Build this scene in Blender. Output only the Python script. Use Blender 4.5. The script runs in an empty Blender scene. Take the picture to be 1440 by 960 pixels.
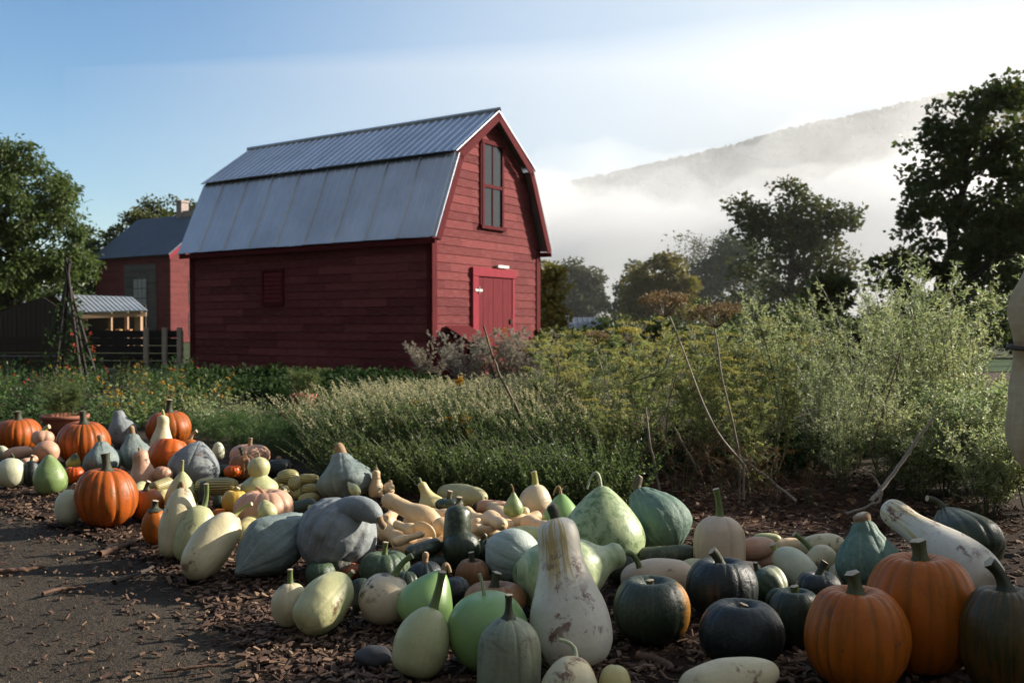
import bpy, math, random
import numpy as np
from mathutils import Vector, Matrix, noise as mnoise

S = bpy.context.scene
COL = S.collection
R = math.radians
CAMZ = 1.05
FPX = 1289.0                      # focal length in pixels of a 1440 wide frame
PITCH = math.atan(23.0 / FPX)

# ------------------------------------------------------------------ camera
cd = bpy.data.cameras.new('camera')
cam = bpy.data.objects.new('camera', cd)
COL.objects.link(cam)
cam.location = (0, 0, CAMZ)
cam.rotation_euler = (math.pi / 2 - PITCH, 0, 0)
cd.sensor_width = 22.2
cd.lens = 22.2 * FPX / 1440.0
cd.clip_start = 0.05
cd.clip_end = 6000
cd.dof.use_dof = True
cd.dof.focus_distance = 3.3
cd.dof.aperture_fstop = 3.0
S.camera = cam

# ------------------------------------------------------------------ light
SUN_AZ, SUN_EL = 71.0, 23.0       # azimuth clockwise from +Y (the view), elevation
sd = Vector((math.sin(R(SUN_AZ)) * math.cos(R(SUN_EL)), math.cos(R(SUN_AZ)) * math.cos(R(SUN_EL)), math.sin(R(SUN_EL))))
sl = bpy.data.lights.new('sun', 'SUN')
sl.energy = 5.0
sl.angle = R(0.6)
sl.color = (1.0, 0.91, 0.78)
so = bpy.data.objects.new('sun', sl)
COL.objects.link(so)
so.rotation_euler = sd.to_track_quat('Z', 'Y').to_euler()

world = bpy.data.worlds.new('World')
S.world = world
world.use_nodes = True
wn = world.node_tree
wn.nodes.clear()
wl = wn.links.new
w_out = wn.nodes.new('ShaderNodeOutputWorld')
w_bg = wn.nodes.new('ShaderNodeBackground')
w_sky = wn.nodes.new('ShaderNodeTexSky')
w_sky.sky_type = 'NISHITA'
w_sky.sun_disc = False
w_sky.sun_elevation = R(SUN_EL)
w_sky.sun_rotation = R(SUN_AZ)
w_sky.air_density = 1.0
w_sky.dust_density = 0.5
w_sky.ozone_density = 1.8
# thin high morning cloud: thicker around the sun's side of the sky, in drifting patches
w_tc = wn.nodes.new('ShaderNodeTexCoord')
w_map = wn.nodes.new('ShaderNodeMapping')
w_map.inputs['Scale'].default_value = (1.0, 1.0, 2.2)
w_noise = wn.nodes.new('ShaderNodeTexNoise')
w_noise.inputs['Scale'].default_value = 2.3
w_noise.inputs['Detail'].default_value = 5
w_noise.inputs['Roughness'].default_value = 0.55
wl(w_tc.outputs['Generated'], w_map.inputs['Vector'])
wl(w_map.outputs[0], w_noise.inputs['Vector'])
w_dot = wn.nodes.new('ShaderNodeVectorMath')
w_dot.operation = 'DOT_PRODUCT'
w_dot.inputs[1].default_value = (math.sin(R(54)), math.cos(R(54)), 0.1)
wl(w_tc.outputs['Generated'], w_dot.inputs[0])
w_mr = wn.nodes.new('ShaderNodeMapRange')
w_mr.interpolation_type = 'SMOOTHSTEP'
w_mr.inputs['From Min'].default_value = 0.2
w_mr.inputs['From Max'].default_value = 1.0
wl(w_dot.outputs['Value'], w_mr.inputs['Value'])
w_ma = wn.nodes.new('ShaderNodeMath')
w_ma.operation = 'MULTIPLY_ADD'
w_ma.inputs[1].default_value = 0.9
w_ma.inputs[2].default_value = 0.55
wl(w_noise.outputs['Fac'], w_ma.inputs[0])
w_add = wn.nodes.new('ShaderNodeMath')
w_add.operation = 'MULTIPLY'
w_add.use_clamp = True
wl(w_ma.outputs[0], w_add.inputs[0])
wl(w_mr.outputs[0], w_add.inputs[1])
w_mul = wn.nodes.new('ShaderNodeMath')
w_mul.operation = 'MULTIPLY'
w_mul.use_clamp = True
w_mul.inputs[1].default_value = 0.95
wl(w_add.outputs[0], w_mul.inputs[0])
w_mix = wn.nodes.new('ShaderNodeMixRGB')
w_mix.inputs['Color2'].default_value = (6.6, 7.3, 7.8, 1)
wl(w_mul.outputs[0], w_mix.inputs['Fac'])
# sky behind the camera: added gradient, dimmed low down to cut fill light
w_hs = wn.nodes.new('ShaderNodeHueSaturation')
w_hs.inputs['Saturation'].default_value = 1.3
w_hs.inputs['Value'].default_value = 1.45
wl(w_sky.outputs[0], w_hs.inputs['Color'])
w_sep = wn.nodes.new('ShaderNodeSeparateXYZ')
wl(w_tc.outputs['Generated'], w_sep.inputs[0])
w_bk = wn.nodes.new('ShaderNodeMapRange')
w_bk.interpolation_type = 'SMOOTHSTEP'
w_bk.inputs['From Min'].default_value = 0.4
w_bk.inputs['From Max'].default_value = -0.1
w_bk.inputs['To Max'].default_value = 1.0
wl(w_sep.outputs['Y'], w_bk.inputs['Value'])
w_el = wn.nodes.new('ShaderNodeMapRange')        # behind: unseen sky darkened by hand near the horizon, brighter blue above
w_el.interpolation_type = 'SMOOTHSTEP'
w_el.inputs['From Min'].default_value = 0.18
w_el.inputs['From Max'].default_value = 0.72
wl(w_sep.outputs['Z'], w_el.inputs['Value'])
w_bc = wn.nodes.new('ShaderNodeMixRGB')
w_bc.inputs['Color1'].default_value = (0.12, 0.13, 0.11, 1)
w_bc.inputs['Color2'].default_value = (2.1, 2.45, 3.0, 1)
wl(w_el.outputs[0], w_bc.inputs['Fac'])
w_gm = wn.nodes.new('ShaderNodeMixRGB')
wl(w_bc.outputs[0], w_gm.inputs['Color2'])
wl(w_bk.outputs[0], w_gm.inputs['Fac'])
wl(w_hs.outputs[0], w_gm.inputs['Color1'])
wl(w_gm.outputs[0], w_mix.inputs['Color1'])
wl(w_mix.outputs[0], w_bg.inputs['Color'])
w_bg.inputs['Strength'].default_value = 0.067
wl(w_bg.outputs[0], w_out.inputs['Surface'])

S.view_settings.view_transform = 'Standard'
S.view_settings.look = 'None'
S.view_settings.exposure = 0.88
S.view_settings.gamma = 1.0
S.view_settings.use_curve_mapping = False
S.cycles.max_bounces = 12
S.cycles.diffuse_bounces = 3
S.cycles.glossy_bounces = 2
S.cycles.transmission_bounces = 4
S.cycles.transparent_max_bounces = 8
S.cycles.volume_bounces = 12
S.cycles.use_denoising = True
S.cycles.volume_step_rate = 1.0
S.cycles.volume_max_steps = 256

# ------------------------------------------------------------------ helpers
CP, SP = math.cos(PITCH), math.sin(PITCH)

def ray(u, v):
    x = (u - 720.0) / FPX
    y = -(v - 480.0) / FPX
    return np.array([x, CP + y * SP, -SP + y * CP])

def P(u, v, Y):
    d = ray(u, v)
    return np.array([0, 0, CAMZ]) + d * (Y / d[1])

def G(u, v, z=0.0):
    d = ray(u, v)
    return np.array([0, 0, CAMZ]) + d * ((z - CAMZ) / d[2])

def XG(u, Y):
    """ground point under pixel column u at distance Y"""
    return np.array([(u - 720.0) / FPX * Y, Y, 0.0])

def project(V):
    d = V - np.array([0, 0, CAMZ])
    yc = d[:, 1] * CP - d[:, 2] * SP
    zc = d[:, 1] * SP + d[:, 2] * CP
    return 720 + FPX * d[:, 0] / yc, 480 - FPX * zc / yc

class Geo:
    """collects numpy vertices and faces, builds ONE mesh"""
    def __init__(self):
        self.V = []; self.F = []; self.n = 0
    def add(self, V, F, mat=0, smooth=False):
        V = np.asarray(V, float).reshape(-1, 3)
        if isinstance(F, list) and len(F) and len(set(len(f) for f in F)) > 1:
            for k in sorted(set(len(f) for f in F)):
                self.F.append((np.array([f for f in F if len(f) == k], int) + self.n, mat, smooth))
        else:
            self.F.append((np.asarray(F, int) + self.n, mat, smooth))
        self.V.append(V); self.n += len(V)
    def mesh(self, name, mats):
        me = bpy.data.meshes.new(name)
        V = np.concatenate(self.V)
        me.vertices.add(len(V)); me.vertices.foreach_set('co', V.ravel())
        loops = np.concatenate([f.ravel() for f, m, s in self.F])
        tot = np.concatenate([np.full(len(f), f.shape[1]) for f, m, s in self.F])
        st = np.concatenate([[0], np.cumsum(tot)[:-1]])
        me.loops.add(len(loops)); me.loops.foreach_set('vertex_index', loops)
        me.polygons.add(len(tot)); me.polygons.foreach_set('loop_start', st)
        me.polygons.foreach_set('material_index', np.concatenate([np.full(len(f), m) for f, m, s in self.F]))
        me.polygons.foreach_set('use_smooth', np.concatenate([np.full(len(f), s) for f, m, s in self.F]))
        for m in (mats if isinstance(mats, (list, tuple)) else [mats]):
            me.materials.append(m)
        me.update(calc_edges=True); me.validate()
        return me
    def obj(self, name, mats, parent=None):
        return link(name, self.mesh(name, mats), parent)

def link(name, data, parent=None):
    o = bpy.data.objects.new(name, data)
    COL.objects.link(o)
    if parent is not None:
        o.parent = parent
    return o

def tag(o, label=None, cat=None, group=None, kind=None):
    if label: o['label'] = label
    if cat: o['category'] = cat
    if group: o['group'] = group
    if kind: o['kind'] = kind
    return o

def empty(name, loc=(0, 0, 0), rz=0.0):
    o = link(name, None)
    o.empty_display_size = 0.1
    o.location = loc; o.rotation_euler = (0, 0, rz)
    return o

def copy_tree(o, parent=None):
    c = o.copy(); COL.objects.link(c)
    c.parent = parent
    for ch in list(o.children):
        copy_tree(ch, c)
    return c

BOXF = [[0, 3, 2, 1], [4, 5, 6, 7], [0, 1, 5, 4], [1, 2, 6, 5], [2, 3, 7, 6], [3, 0, 4, 7]]
def box(g, o, ex, ey, ez, a, b, mat=0):
    """box in the frame (origin o, axes ex ey ez), from corner a to corner b"""
    o = np.array(o, float); E = np.array([ex, ey, ez], float)
    c = [(a[0], a[1], a[2]), (b[0], a[1], a[2]), (b[0], b[1], a[2]), (a[0], b[1], a[2]),
         (a[0], a[1], b[2]), (b[0], a[1], b[2]), (b[0], b[1], b[2]), (a[0], b[1], b[2])]
    g.add([o + np.array(p) @ E for p in c], BOXF, mat)

IX, IY, IZ = (1, 0, 0), (0, 1, 0), (0, 0, 1)

def tube(g, pts, rad, sides=6, mat=0, cap=None, smooth=True, flute=0.0):
    pts = np.asarray(pts, float); k = len(pts)
    rad = np.broadcast_to(np.asarray(rad, float), (k,))
    T = np.gradient(pts, axis=0); T /= (np.linalg.norm(T, axis=1, keepdims=True) + 1e-12)
    ref = np.array([0.3, 0.9, 0.1]) if abs(T[0, 2]) > 0.7 else np.array([0, 0, 1.0])
    V = []
    n = ref - T[0] * ref.dot(T[0]); n /= np.linalg.norm(n)
    ang = np.arange(sides) * 2 * math.pi / sides
    fl = 1 + flute * ((np.arange(sides) % 2) * 2 - 1)
    for i in range(k):
        n = n - T[i] * n.dot(T[i]); n /= np.linalg.norm(n)
        b = np.cross(T[i], n)
        V.append(pts[i] + rad[i] * fl[:, None] * (np.cos(ang)[:, None] * n + np.sin(ang)[:, None] * b))
    V = np.concatenate(V)
    F = [[i * sides + j, i * sides + (j + 1) % sides, (i + 1) * sides + (j + 1) % sides, (i + 1) * sides + j]
         for i in range(k - 1) for j in range(sides)]
    g.add(V, F, mat, smooth)
    if cap is not None:
        e = V[-sides:]
        g.add(np.vstack([e, e.mean(0, keepdims=True) + T[-1] * rad[-1] * 0.12]), [[j, (j + 1) % sides, sides] for j in range(sides)], cap, False)

def bez(a, b, c, n):
    t = np.linspace(0, 1, n)[:, None]
    return (1 - t) ** 2 * np.asarray(a) + 2 * t * (1 - t) * np.asarray(b) + t ** 2 * np.asarray(c)

def unit(v):
    return v / (np.linalg.norm(v, axis=-1, keepdims=True) + 1e-12)

def leaves(g, rng, Pn, D, L, W, mat=0, fold=0.15):
    """one diamond leaf at each point Pn, along D"""
    n = len(Pn)
    if n == 0: return
    D = unit(D)
    L = np.broadcast_to(L, (n,))[:, None]; W = np.broadcast_to(W, (n,))[:, None]
    Sd = unit(np.cross(D, rng.normal(size=(n, 3))))
    N = np.cross(D, Sd)
    V = np.stack([Pn, Pn + D * L * .45 + Sd * W * .5 + N * W * fold, Pn + D * L, Pn + D * L * .45 - Sd * W * .5 + N * W * fold], 1).reshape(-1, 3)
    F = np.arange(n * 4).reshape(n, 4)
    g.add(V, F, mat)

def stems(g, A, B, C, r0, r1, k=5, mat=0):
    """N bent stems (quadratic curves A-B-C), three sided; returns the curve points (N,k,3)"""
    A, B, C = (np.asarray(x, float) for x in (A, B, C))
    n = len(A)
    t = np.linspace(0, 1, k)[None, :, None]
    Q = (1 - t) ** 2 * A[:, None] + 2 * t * (1 - t) * B[:, None] + t ** 2 * C[:, None]
    T = unit(np.gradient(Q, axis=1))
    e1 = unit(np.cross(T, np.array([0.31, 0.85, 0.42])))
    e2 = np.cross(T, e1)
    rad = (np.asarray(r0) * (1 - t) + np.asarray(r1) * t)
    ring = [Q + rad * (math.cos(a) * e1 + math.sin(a) * e2) for a in (0, 2.094, 4.189)]
    V = np.stack(ring, 2).reshape(-1, 3)
    idx = np.arange(n * k * 3).reshape(n, k, 3)
    F = []
    for j in range(3):
        j2 = (j + 1) % 3
        F.append(np.stack([idx[:, :-1, j], idx[:, :-1, j2], idx[:, 1:, j2], idx[:, 1:, j]], -1).reshape(-1, 4))
    g.add(V, np.concatenate(F), mat, True)
    return Q

# ------------------------------------------------------------------ material helpers
def nmat(name):
    m = bpy.data.materials.new(name); m.use_nodes = True
    nt = m.node_tree; nt.nodes.clear()
    out = nt.nodes.new('ShaderNodeOutputMaterial')
    b = nt.nodes.new('ShaderNodeBsdfPrincipled')
    nt.links.new(b.outputs[0], out.inputs['Surface'])
    return m, nt, b, out

def nd(nt, typ, props=None, **inp):
    n = nt.nodes.new('ShaderNode' + typ)
    for k, v in (props or {}).items(): setattr(n, k, v)
    for k, v in inp.items():
        key = k.replace('_', ' ')
        s = n.inputs[int(k[1:])] if (k[0] == 'i' and k[1:].isdigit()) else n.inputs[key]
        if isinstance(v, bpy.types.NodeSocket): nt.links.new(v, s)
        elif isinstance(v, (tuple, list)) and len(v) == 3 and s.type == 'RGBA': s.default_value = (*v, 1)
        else: s.default_value = v
    return n

def math_(nt, op, a, b=None, c=None, clamp=False):
    n = nt.nodes.new('ShaderNodeMath'); n.operation = op; n.use_clamp = clamp
    for i, x in enumerate((a, b, c)):
        if x is None: continue
        if isinstance(x, bpy.types.NodeSocket): nt.links.new(x, n.inputs[i])
        else: n.inputs[i].default_value = x
    return n.outputs[0]

def smooth_(nt, x, lo, hi):
    n = nd(nt, 'MapRange', {'interpolation_type': 'SMOOTHSTEP'}, Value=x)
    n.inputs['From Min'].default_value = lo; n.inputs['From Max'].default_value = hi
    return n.outputs[0]

def mix_(nt, f, a, b, mode='MIX'):
    n = nt.nodes.new('ShaderNodeMixRGB'); n.blend_type = mode
    for s, x in zip(n.inputs, (f, a, b)):
        if isinstance(x, bpy.types.NodeSocket): nt.links.new(x, s)
        elif isinstance(x, (tuple, list)): s.default_value = (*x[:3], 1)
        else: s.default_value = x
    return n.outputs[0]

def noise_(nt, vec, scale, detail=4, rough=0.5, dist=0.0):
    n = nd(nt, 'TexNoise', None, Scale=scale, Detail=detail, Roughness=rough, Distortion=dist)
    if vec is not None: nt.links.new(vec, n.inputs['Vector'])
    return n.outputs['Fac']

def objvec(nt, scale=None, jitter=True):
    tc = nt.nodes.new('ShaderNodeTexCoord').outputs['Object']
    if jitter:
        r = nt.nodes.new('ShaderNodeObjectInfo').outputs['Random']
        cv = nd(nt, 'CombineXYZ', None, X=math_(nt, 'MULTIPLY', r, 37.0), Y=math_(nt, 'MULTIPLY', r, 91.0), Z=math_(nt, 'MULTIPLY', r, 53.0)).outputs[0]
        ad = nd(nt, 'VectorMath', {'operation': 'ADD'}, i0=tc, i1=cv).outputs[0]
        base = ad
    else:
        base = tc
    if scale:
        base = nd(nt, 'VectorMath', {'operation': 'MULTIPLY'}, i0=base, i1=scale).outputs[0]
    return tc, base

def bump_(nt, b, h, strength=0.3, dist=0.01):
    n = nd(nt, 'Bump', None, Height=h, Strength=strength, Distance=dist)
    nt.links.new(n.outputs[0], b.inputs['Normal'])

def simple_mat(name, c1, c2=None, scale=8, rough=0.7, bump=0.0, stretch=None, metal=0.0, spec=0.5, bdist=0.01):
    m, nt, b, out = nmat(name)
    tc, v = objvec(nt, stretch)
    f = noise_(nt, v, scale, 5, 0.6)
    c = mix_(nt, smooth_(nt, f, 0.3, 0.7), c1, c2 or tuple(x * 0.7 for x in c1))
    nt.links.new(c, b.inputs['Base Color'])
    b.inputs['Roughness'].default_value = rough
    b.inputs['Metallic'].default_value = metal
    b.inputs['Specular IOR Level'].default_value = spec
    if bump: bump_(nt, b, f, bump, bdist)
    return m

def leaf_mat(name, c1, c2, trans=0.35, rough=0.5, c3=None, p3=0.12, vary=0.5, spec=0.35):
    """leaves: colour differs leaf by leaf, and light comes through them"""
    m, nt, b, out = nmat(name)
    isl = nt.nodes.new('ShaderNodeNewGeometry').outputs['Random Per Island']
    tc, v = objvec(nt)
    f = noise_(nt, v, 1.7, 3)
    f = math_(nt, 'ADD', math_(nt, 'MULTIPLY', isl, 0.6), math_(nt, 'MULTIPLY', f, 0.5), clamp=True)
    c = mix_(nt, f, c1, c2)
    orv = nt.nodes.new('ShaderNodeObjectInfo').outputs['Random']
    c = mix_(nt, math_(nt, 'MULTIPLY', orv, vary), c, (c2[0] * 1.25, c2[1] * 1.02, c2[2] * .8))
    if c3:
        w = math_(nt, 'FRACT', math_(nt, 'MULTIPLY', isl, 7.31))
        c = mix_(nt, math_(nt, 'LESS_THAN', w, p3), c, c3)
    nt.links.new(c, b.inputs['Base Color'])
    b.inputs['Roughness'].default_value = rough
    b.inputs['Specular IOR Level'].default_value = spec
    tr = nd(nt, 'BsdfTranslucent')
    nt.links.new(mix_(nt, 0.35, c, (0.9, 1.0, 0.35), 'MULTIPLY'), tr.inputs[0])
    mx = nd(nt, 'MixShader', None, i0=trans)
    nt.links.new(b.outputs[0], mx.inputs[1]); nt.links.new(tr.outputs[0], mx.inputs[2])
    nt.links.new(mx.outputs[0], out.inputs['Surface'])
    return m
# ------------------------------------------------------------------ ground
def sheet(name, pts, z, mat, kind='structure'):
    g = Geo()
    me = bpy.data.meshes.new(name)
    me.from_pydata([(p[0], p[1], z) for p in pts], [], [list(range(len(pts)))])
    me.materials.append(mat)
    o = link(name, me); tag(o, kind=kind)
    return o

def rough_line(pts, rng, amp, step=0.12):
    out = []
    for a, b in zip(pts[:-1], pts[1:]):
        a = np.array(a[:2]); b = np.array(b[:2]); n = max(2, int(np.linalg.norm(b - a) / step))
        for i in range(n):
            out.append(a + (b - a) * i / n + rng.normal(size=2) * amp)
    out.append(np.array(pts[-1][:2]))
    return out

def dirt_mat(name, c1, c2, c3, scale=3.0, bump=0.5, rough=0.95):
    m, nt, b, out = nmat(name)
    tc, v = objvec(nt, None, False)
    f1 = noise_(nt, v, scale, 6, 0.65)
    f2 = noise_(nt, v, scale * 14, 5, 0.7)
    f3 = noise_(nt, v, scale * 60, 3, 0.6)
    c = mix_(nt, smooth_(nt, f1, 0.35, 0.65), c1, c2)
    c = mix_(nt, smooth_(nt, f2, 0.55, 0.75), c, c3)
    nt.links.new(c, b.inputs['Base Color'])
    b.inputs['Roughness'].default_value = rough
    b.inputs['Specular IOR Level'].default_value = 0.2
    h = math_(nt, 'ADD', math_(nt, 'MULTIPLY', f2, 1.0), math_(nt, 'MULTIPLY', f3, 0.4))
    bump_(nt, b, h, bump, 0.02)
    return m

M = {}
M['ground'] = dirt_mat('meadow_ground', (.035, .05, .018), (.06, .07, .025), (.05, .042, .025), 0.4)
M['path'] = dirt_mat('packed_dirt', (.066, .052, .038), (.042, .033, .024), (.10, .08, .06), 1.6, 1.0)
M['mulch'] = dirt_mat('wood_mulch', (.035, .02, .013), (.055, .032, .02), (.09, .05, .03), 5, 1.0)
M['soil'] = dirt_mat('garden_soil', (.03, .022, .015), (.045, .03, .02), (.05, .045, .02), 2, 0.8)
M['redsoil'] = dirt_mat('reddish_litter', (.07, .028, .016), (.05, .026, .016), (.12, .055, .03), 4, 1.0)
M['tilled'] = dirt_mat('tilled_soil', (.10, .072, .058), (.075, .052, .042), (.13, .10, .08), 1.5, 0.9)
M['lawn'] = dirt_mat('lawn_green', (.035, .075, .028), (.05, .09, .03), (.06, .08, .03), 1.2, 0.9)

rng = np.random.default_rng(7)
g = Geo()
n = 64
V = [(0, 0, -0.03)]
for r_ in (30, 120, 500, 2300):
    for i in range(n):
        a = 2 * math.pi * i / n
        V.append((r_ * math.cos(a), r_ * math.sin(a), -0.03))
F = [[0, 1 + i, 1 + (i + 1) % n] for i in range(n)]
for k in range(3):
    for i in range(n):
        a = 1 + k * n
        F.append([a + i, a + n + i, a + n + (i + 1) % n, a + (i + 1) % n])
g.add(V, F)
tag(g.obj('ground', M['ground']), kind='structure')

edge_px = [(-900, 640), (-320, 668), (-100, 690), (40, 722), (150, 758), (240, 800), (300, 850), (345, 905), (400, 985), (450, 1080), (470, 1300)]
edge = [G(u, v)[:2] for u, v in edge_px]
el = rough_line(edge, rng, 0.03)
# the path: packed dirt with shallow ruts and hollows, running under the mulch at its edge
g = Geo()
px_, py_ = np.linspace(-14, .4, 240), np.linspace(-2, 8.5, 180)
Vp = np.array([(x, y, -.013 + .011 * mnoise.fractal((x * 1.1, y * 2.2, 4), 1.0, 2.0, 4) + .004 * mnoise.noise((x * 9, y * 9, 1))) for y in py_ for x in px_])
nxp = len(px_)
g.add(Vp, [[j * nxp + i, j * nxp + i + 1, (j + 1) * nxp + i + 1, (j + 1) * nxp + i] for j in range(len(py_) - 1) for i in range(nxp - 1)], 0, True)
tag(g.obj('dirt_path', M['path']), kind='structure')
back_px = [(1560, 735), (1300, 722), (1000, 712), (850, 700), (640, 690), (450, 668), (380, 655), (230, 628), (60, 612), (-200, 600), (-500, 592)]
bl = rough_line([G(u, v)[:2] for u, v in back_px], rng, 0.05)
sheet('mulch_bed', el + [(0.2, -2)] + rough_line([(8.6, -2), (9.2, 1.5), (8.7, 4.6), (5.5, 4.9)], rng, .06) + bl, 0.0, M['mulch'])
sheet('garden_soil', [(-9, 7.0), (-2.2, 5.6), (0, 5.2), (4.5, 4.4)] + rough_line([(9.4, 4.0), (8.8, 7), (7.4, 10), (5.9, 13.5), (3.5, 17), (-3, 17.5)], rng, .09) + [(-14, 19)], -0.010, M['soil'])
rl = [G(u, v)[:2] for u, v in [(880, 700), (960, 722), (1040, 745), (1120, 752), (1180, 745), (1230, 728), (1230, 700), (1150, 672), (1040, 660), (930, 672)]]
sheet('reddish_leaf_litter', rough_line(rl + [rl[0]], rng, 0.04)[:-1], 0.004, M['redsoil'])
sheet('tilled_soil', rough_line([(6.3, 12.8), (16, 12.8), (22, 20.5), (10.2, 20.5), (6.3, 12.8)], rng, .07)[:-1], -0.012, M['tilled'])
sheet('lawn', rough_line([(10.5, 21), (24, 21), (30, 30), (15, 30), (10.5, 21)], rng, .1)[:-1], -0.012, M['lawn'])

# far hill with its wooded ridge
M['hill'] = simple_mat('hill_green', (.03, .05, .03), (.045, .065, .03), 0.02, 0.95)
HY = 1500.0
ridge_px = [(-400, 430), (200, 405), (500, 350), (640, 300), (760, 268), (900, 243), (1000, 221), (1100, 195), (1200, 168), (1310, 144), (1440, 120), (1650, 95), (1900, 120), (2300, 230), (2700, 400)]
rx = [(u - 720) / FPX * HY for u, v in ridge_px]
rz = [P(u, v, HY)[2] for u, v in ridge_px]
def ridge(x): return float(np.interp(x, rx, rz))
def hill_z(x, y):
    t = min(1.0, max(0.0, (y - 800) / (HY - 800)))
    if y > HY: t = max(0.0, 1 - (y - HY) / 700)
    t = t * t * (3 - 2 * t)
    return ridge(x) * t - 1.0 + 10 * mnoise.noise((x * .006, y * .006, 0)) * t
g = Geo()
xs = np.linspace(-1250, 1950, 110); ys = np.linspace(780, 2150, 44)
V = [(x, y, hill_z(x, y)) for y in ys for x in xs]
nx = len(xs)
g.add(V, [[j * nx + i, j * nx + i + 1, (j + 1) * nx + i + 1, (j + 1) * nx + i] for j in range(len(ys) - 1) for i in range(nx - 1)], 0, True)
tag(g.obj('hill', M['hill']), kind='structure')
M['forest'] = leaf_mat('forest_green', (.02, .035, .02), (.04, .06, .025), 0.1)
g = Geo()
for i in range(4200):
    x = rng.uniform(-300, 1250); y = rng.uniform(1180, 1560) if i > 900 else rng.uniform(1455, 1515)
    z = hill_z(x, y) - 1
    con = mnoise.noise((x * .01, y * .01, 5)) > .05 and rng.random() < .35
    h = rng.uniform(7, 15) if con else rng.uniform(6, 11)
    w = h * (.22 if con else .6)
    k = 6
    prof = [(1, .1), (.62, .5), (.0, 1)] if con else [(.7, .1), (1, .5), (.75, .8), (0, 1)]
    V = []
    for (r_, t) in prof[:-1]:
        for j in range(k):
            a = 2 * math.pi * j / k + i
            q = w * r_ * rng.uniform(.7, 1.25)
            V.append((x + q * math.cos(a), y + q * math.sin(a), z + h * (t + rng.uniform(-.06, .06))))
    V.append((x, y, z + h))
    F = [[q * k + j, q * k + (j + 1) % k, (q + 1) * k + (j + 1) % k, (q + 1) * k + j] for q in range(len(prof) - 2) for j in range(k)]
    F += [[(len(prof) - 2) * k + j, (len(prof) - 2) * k + (j + 1) % k, len(V) - 1] for j in range(k)]
    g.add(V, F)
tag(g.obj('hillside_forest', M['forest']), 'dark wooded ridge of the far hill above the fog', 'forest', kind='stuff')

# the air: an even haze round everything, and the valley fog lying in front of the hill
def vol_mat(name, dens, col=(1.0, 1.0, 1.0), aniso=0.35):
    m = bpy.data.materials.new(name); m.use_nodes = True
    nt = m.node_tree; nt.nodes.clear()
    o = nt.nodes.new('ShaderNodeOutputMaterial'); v = nt.nodes.new('ShaderNodeVolumePrincipled')
    v.inputs['Color'].default_value = (*col, 1); v.inputs['Density'].default_value = dens
    v.inputs['Anisotropy'].default_value = aniso
    nt.links.new(v.outputs[0], o.inputs['Volume'])
    return m

g = Geo()
box(g, (0, 0, 0), IX, IY, IZ, (-2400, -2400, -1.1), (2400, 2400, 480))
tag(g.obj('haze', vol_mat('haze_air', 0.00008)), kind='stuff', label='thin pale morning haze filling the valley air', cat='haze')

def fog_body(name, xs, ys, top, mat, label):
    g = Geo()
    nx, ny = len(xs), len(ys)
    T = [(x, y, top(x, y)) for y in ys for x in xs]
    B = [(x, y, -1.05) for y in ys for x in xs]
    n = nx * ny
    F = []
    for j in range(ny - 1):
        for i in range(nx - 1):
            a = j * nx + i
            F.append([a, a + 1, a + nx + 1, a + nx]); F.append([n + a, n + a + nx, n + a + nx + 1, n + a + 1])
    for i in range(nx - 1):
        F.append([i, n + i, n + i + 1, i + 1]); a = (ny - 1) * nx + i
        F.append([a, a + 1, n + a + 1, n + a])
    for j in range(ny - 1):
        a = j * nx; F.append([a, a + nx, n + a + nx, n + a]); a += nx - 1
        F.append([a, n + a, n + a + nx, a + nx])
    g.add(T + B, F, 0, True)
    o = g.obj(name, mat); tag(o, label, 'fog', kind='stuff')
    return o

def fb(x, y, s, z=0.0):
    return mnoise.fractal((x / s, y / s, z), 0.9, 2.1, 4)

FY = 700.0
fog_px = [(200, 430), (520, 380), (640, 300), (700, 262), (760, 236), (850, 234), (905, 240), (960, 244), (1000, 250), (1100, 233), (1200, 210), (1300, 186), (1400, 172), (1500, 200), (1620, 270), (1900, 380), (2400, 440)]
fx = [(u - 720) / FPX for u, v in fog_px]
fz = [(457 - v) / FPX for u, v in fog_px]
FOGM = vol_mat('fog_thick', 0.0055, (1.0, 1.0, 1.0), 0.3)
for lay, (dz, am) in enumerate(((-48, 9), (-30, 14), (-12, 18), (4, 22))):
    def fog_top(x, y):
        a = float(np.interp(x / y, fx, fz))
        edge_ = min(1, (y - 520) / 160) * min(1, (1350 - y) / 200)
        return max(-.9, (a * 700 + dz + 1.4 * am * fb(x, y, 150, lay * 3) + am * .8 * fb(x, y, 45, 3 + lay)) * max(0.0, edge_))
    fog_body('valley_fog', np.linspace(-220, 1500, 130), np.linspace(525 + lay, 1345 - lay, 60), fog_top, FOGM, 'thick white bank of valley fog below the wooded hill')
def low_top(x, y):
    e = min(1, (y - 36) / 15) * min(1, (510 - y) / 60) * min(1, max(0, (x - y * .01 + 6) / 25))
    return max(-.9, (14 + y * .03 + 6 * fb(x, y, 60, 8)) * e)
fog_body('ground_mist', np.linspace(-30, 460, 60), np.linspace(37, 509, 80), low_top, vol_mat('fog_thin', 0.0010, (1.0, 1.0, 1.0), 0.3), 'thin grey ground mist drifting among the far trees')
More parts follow.
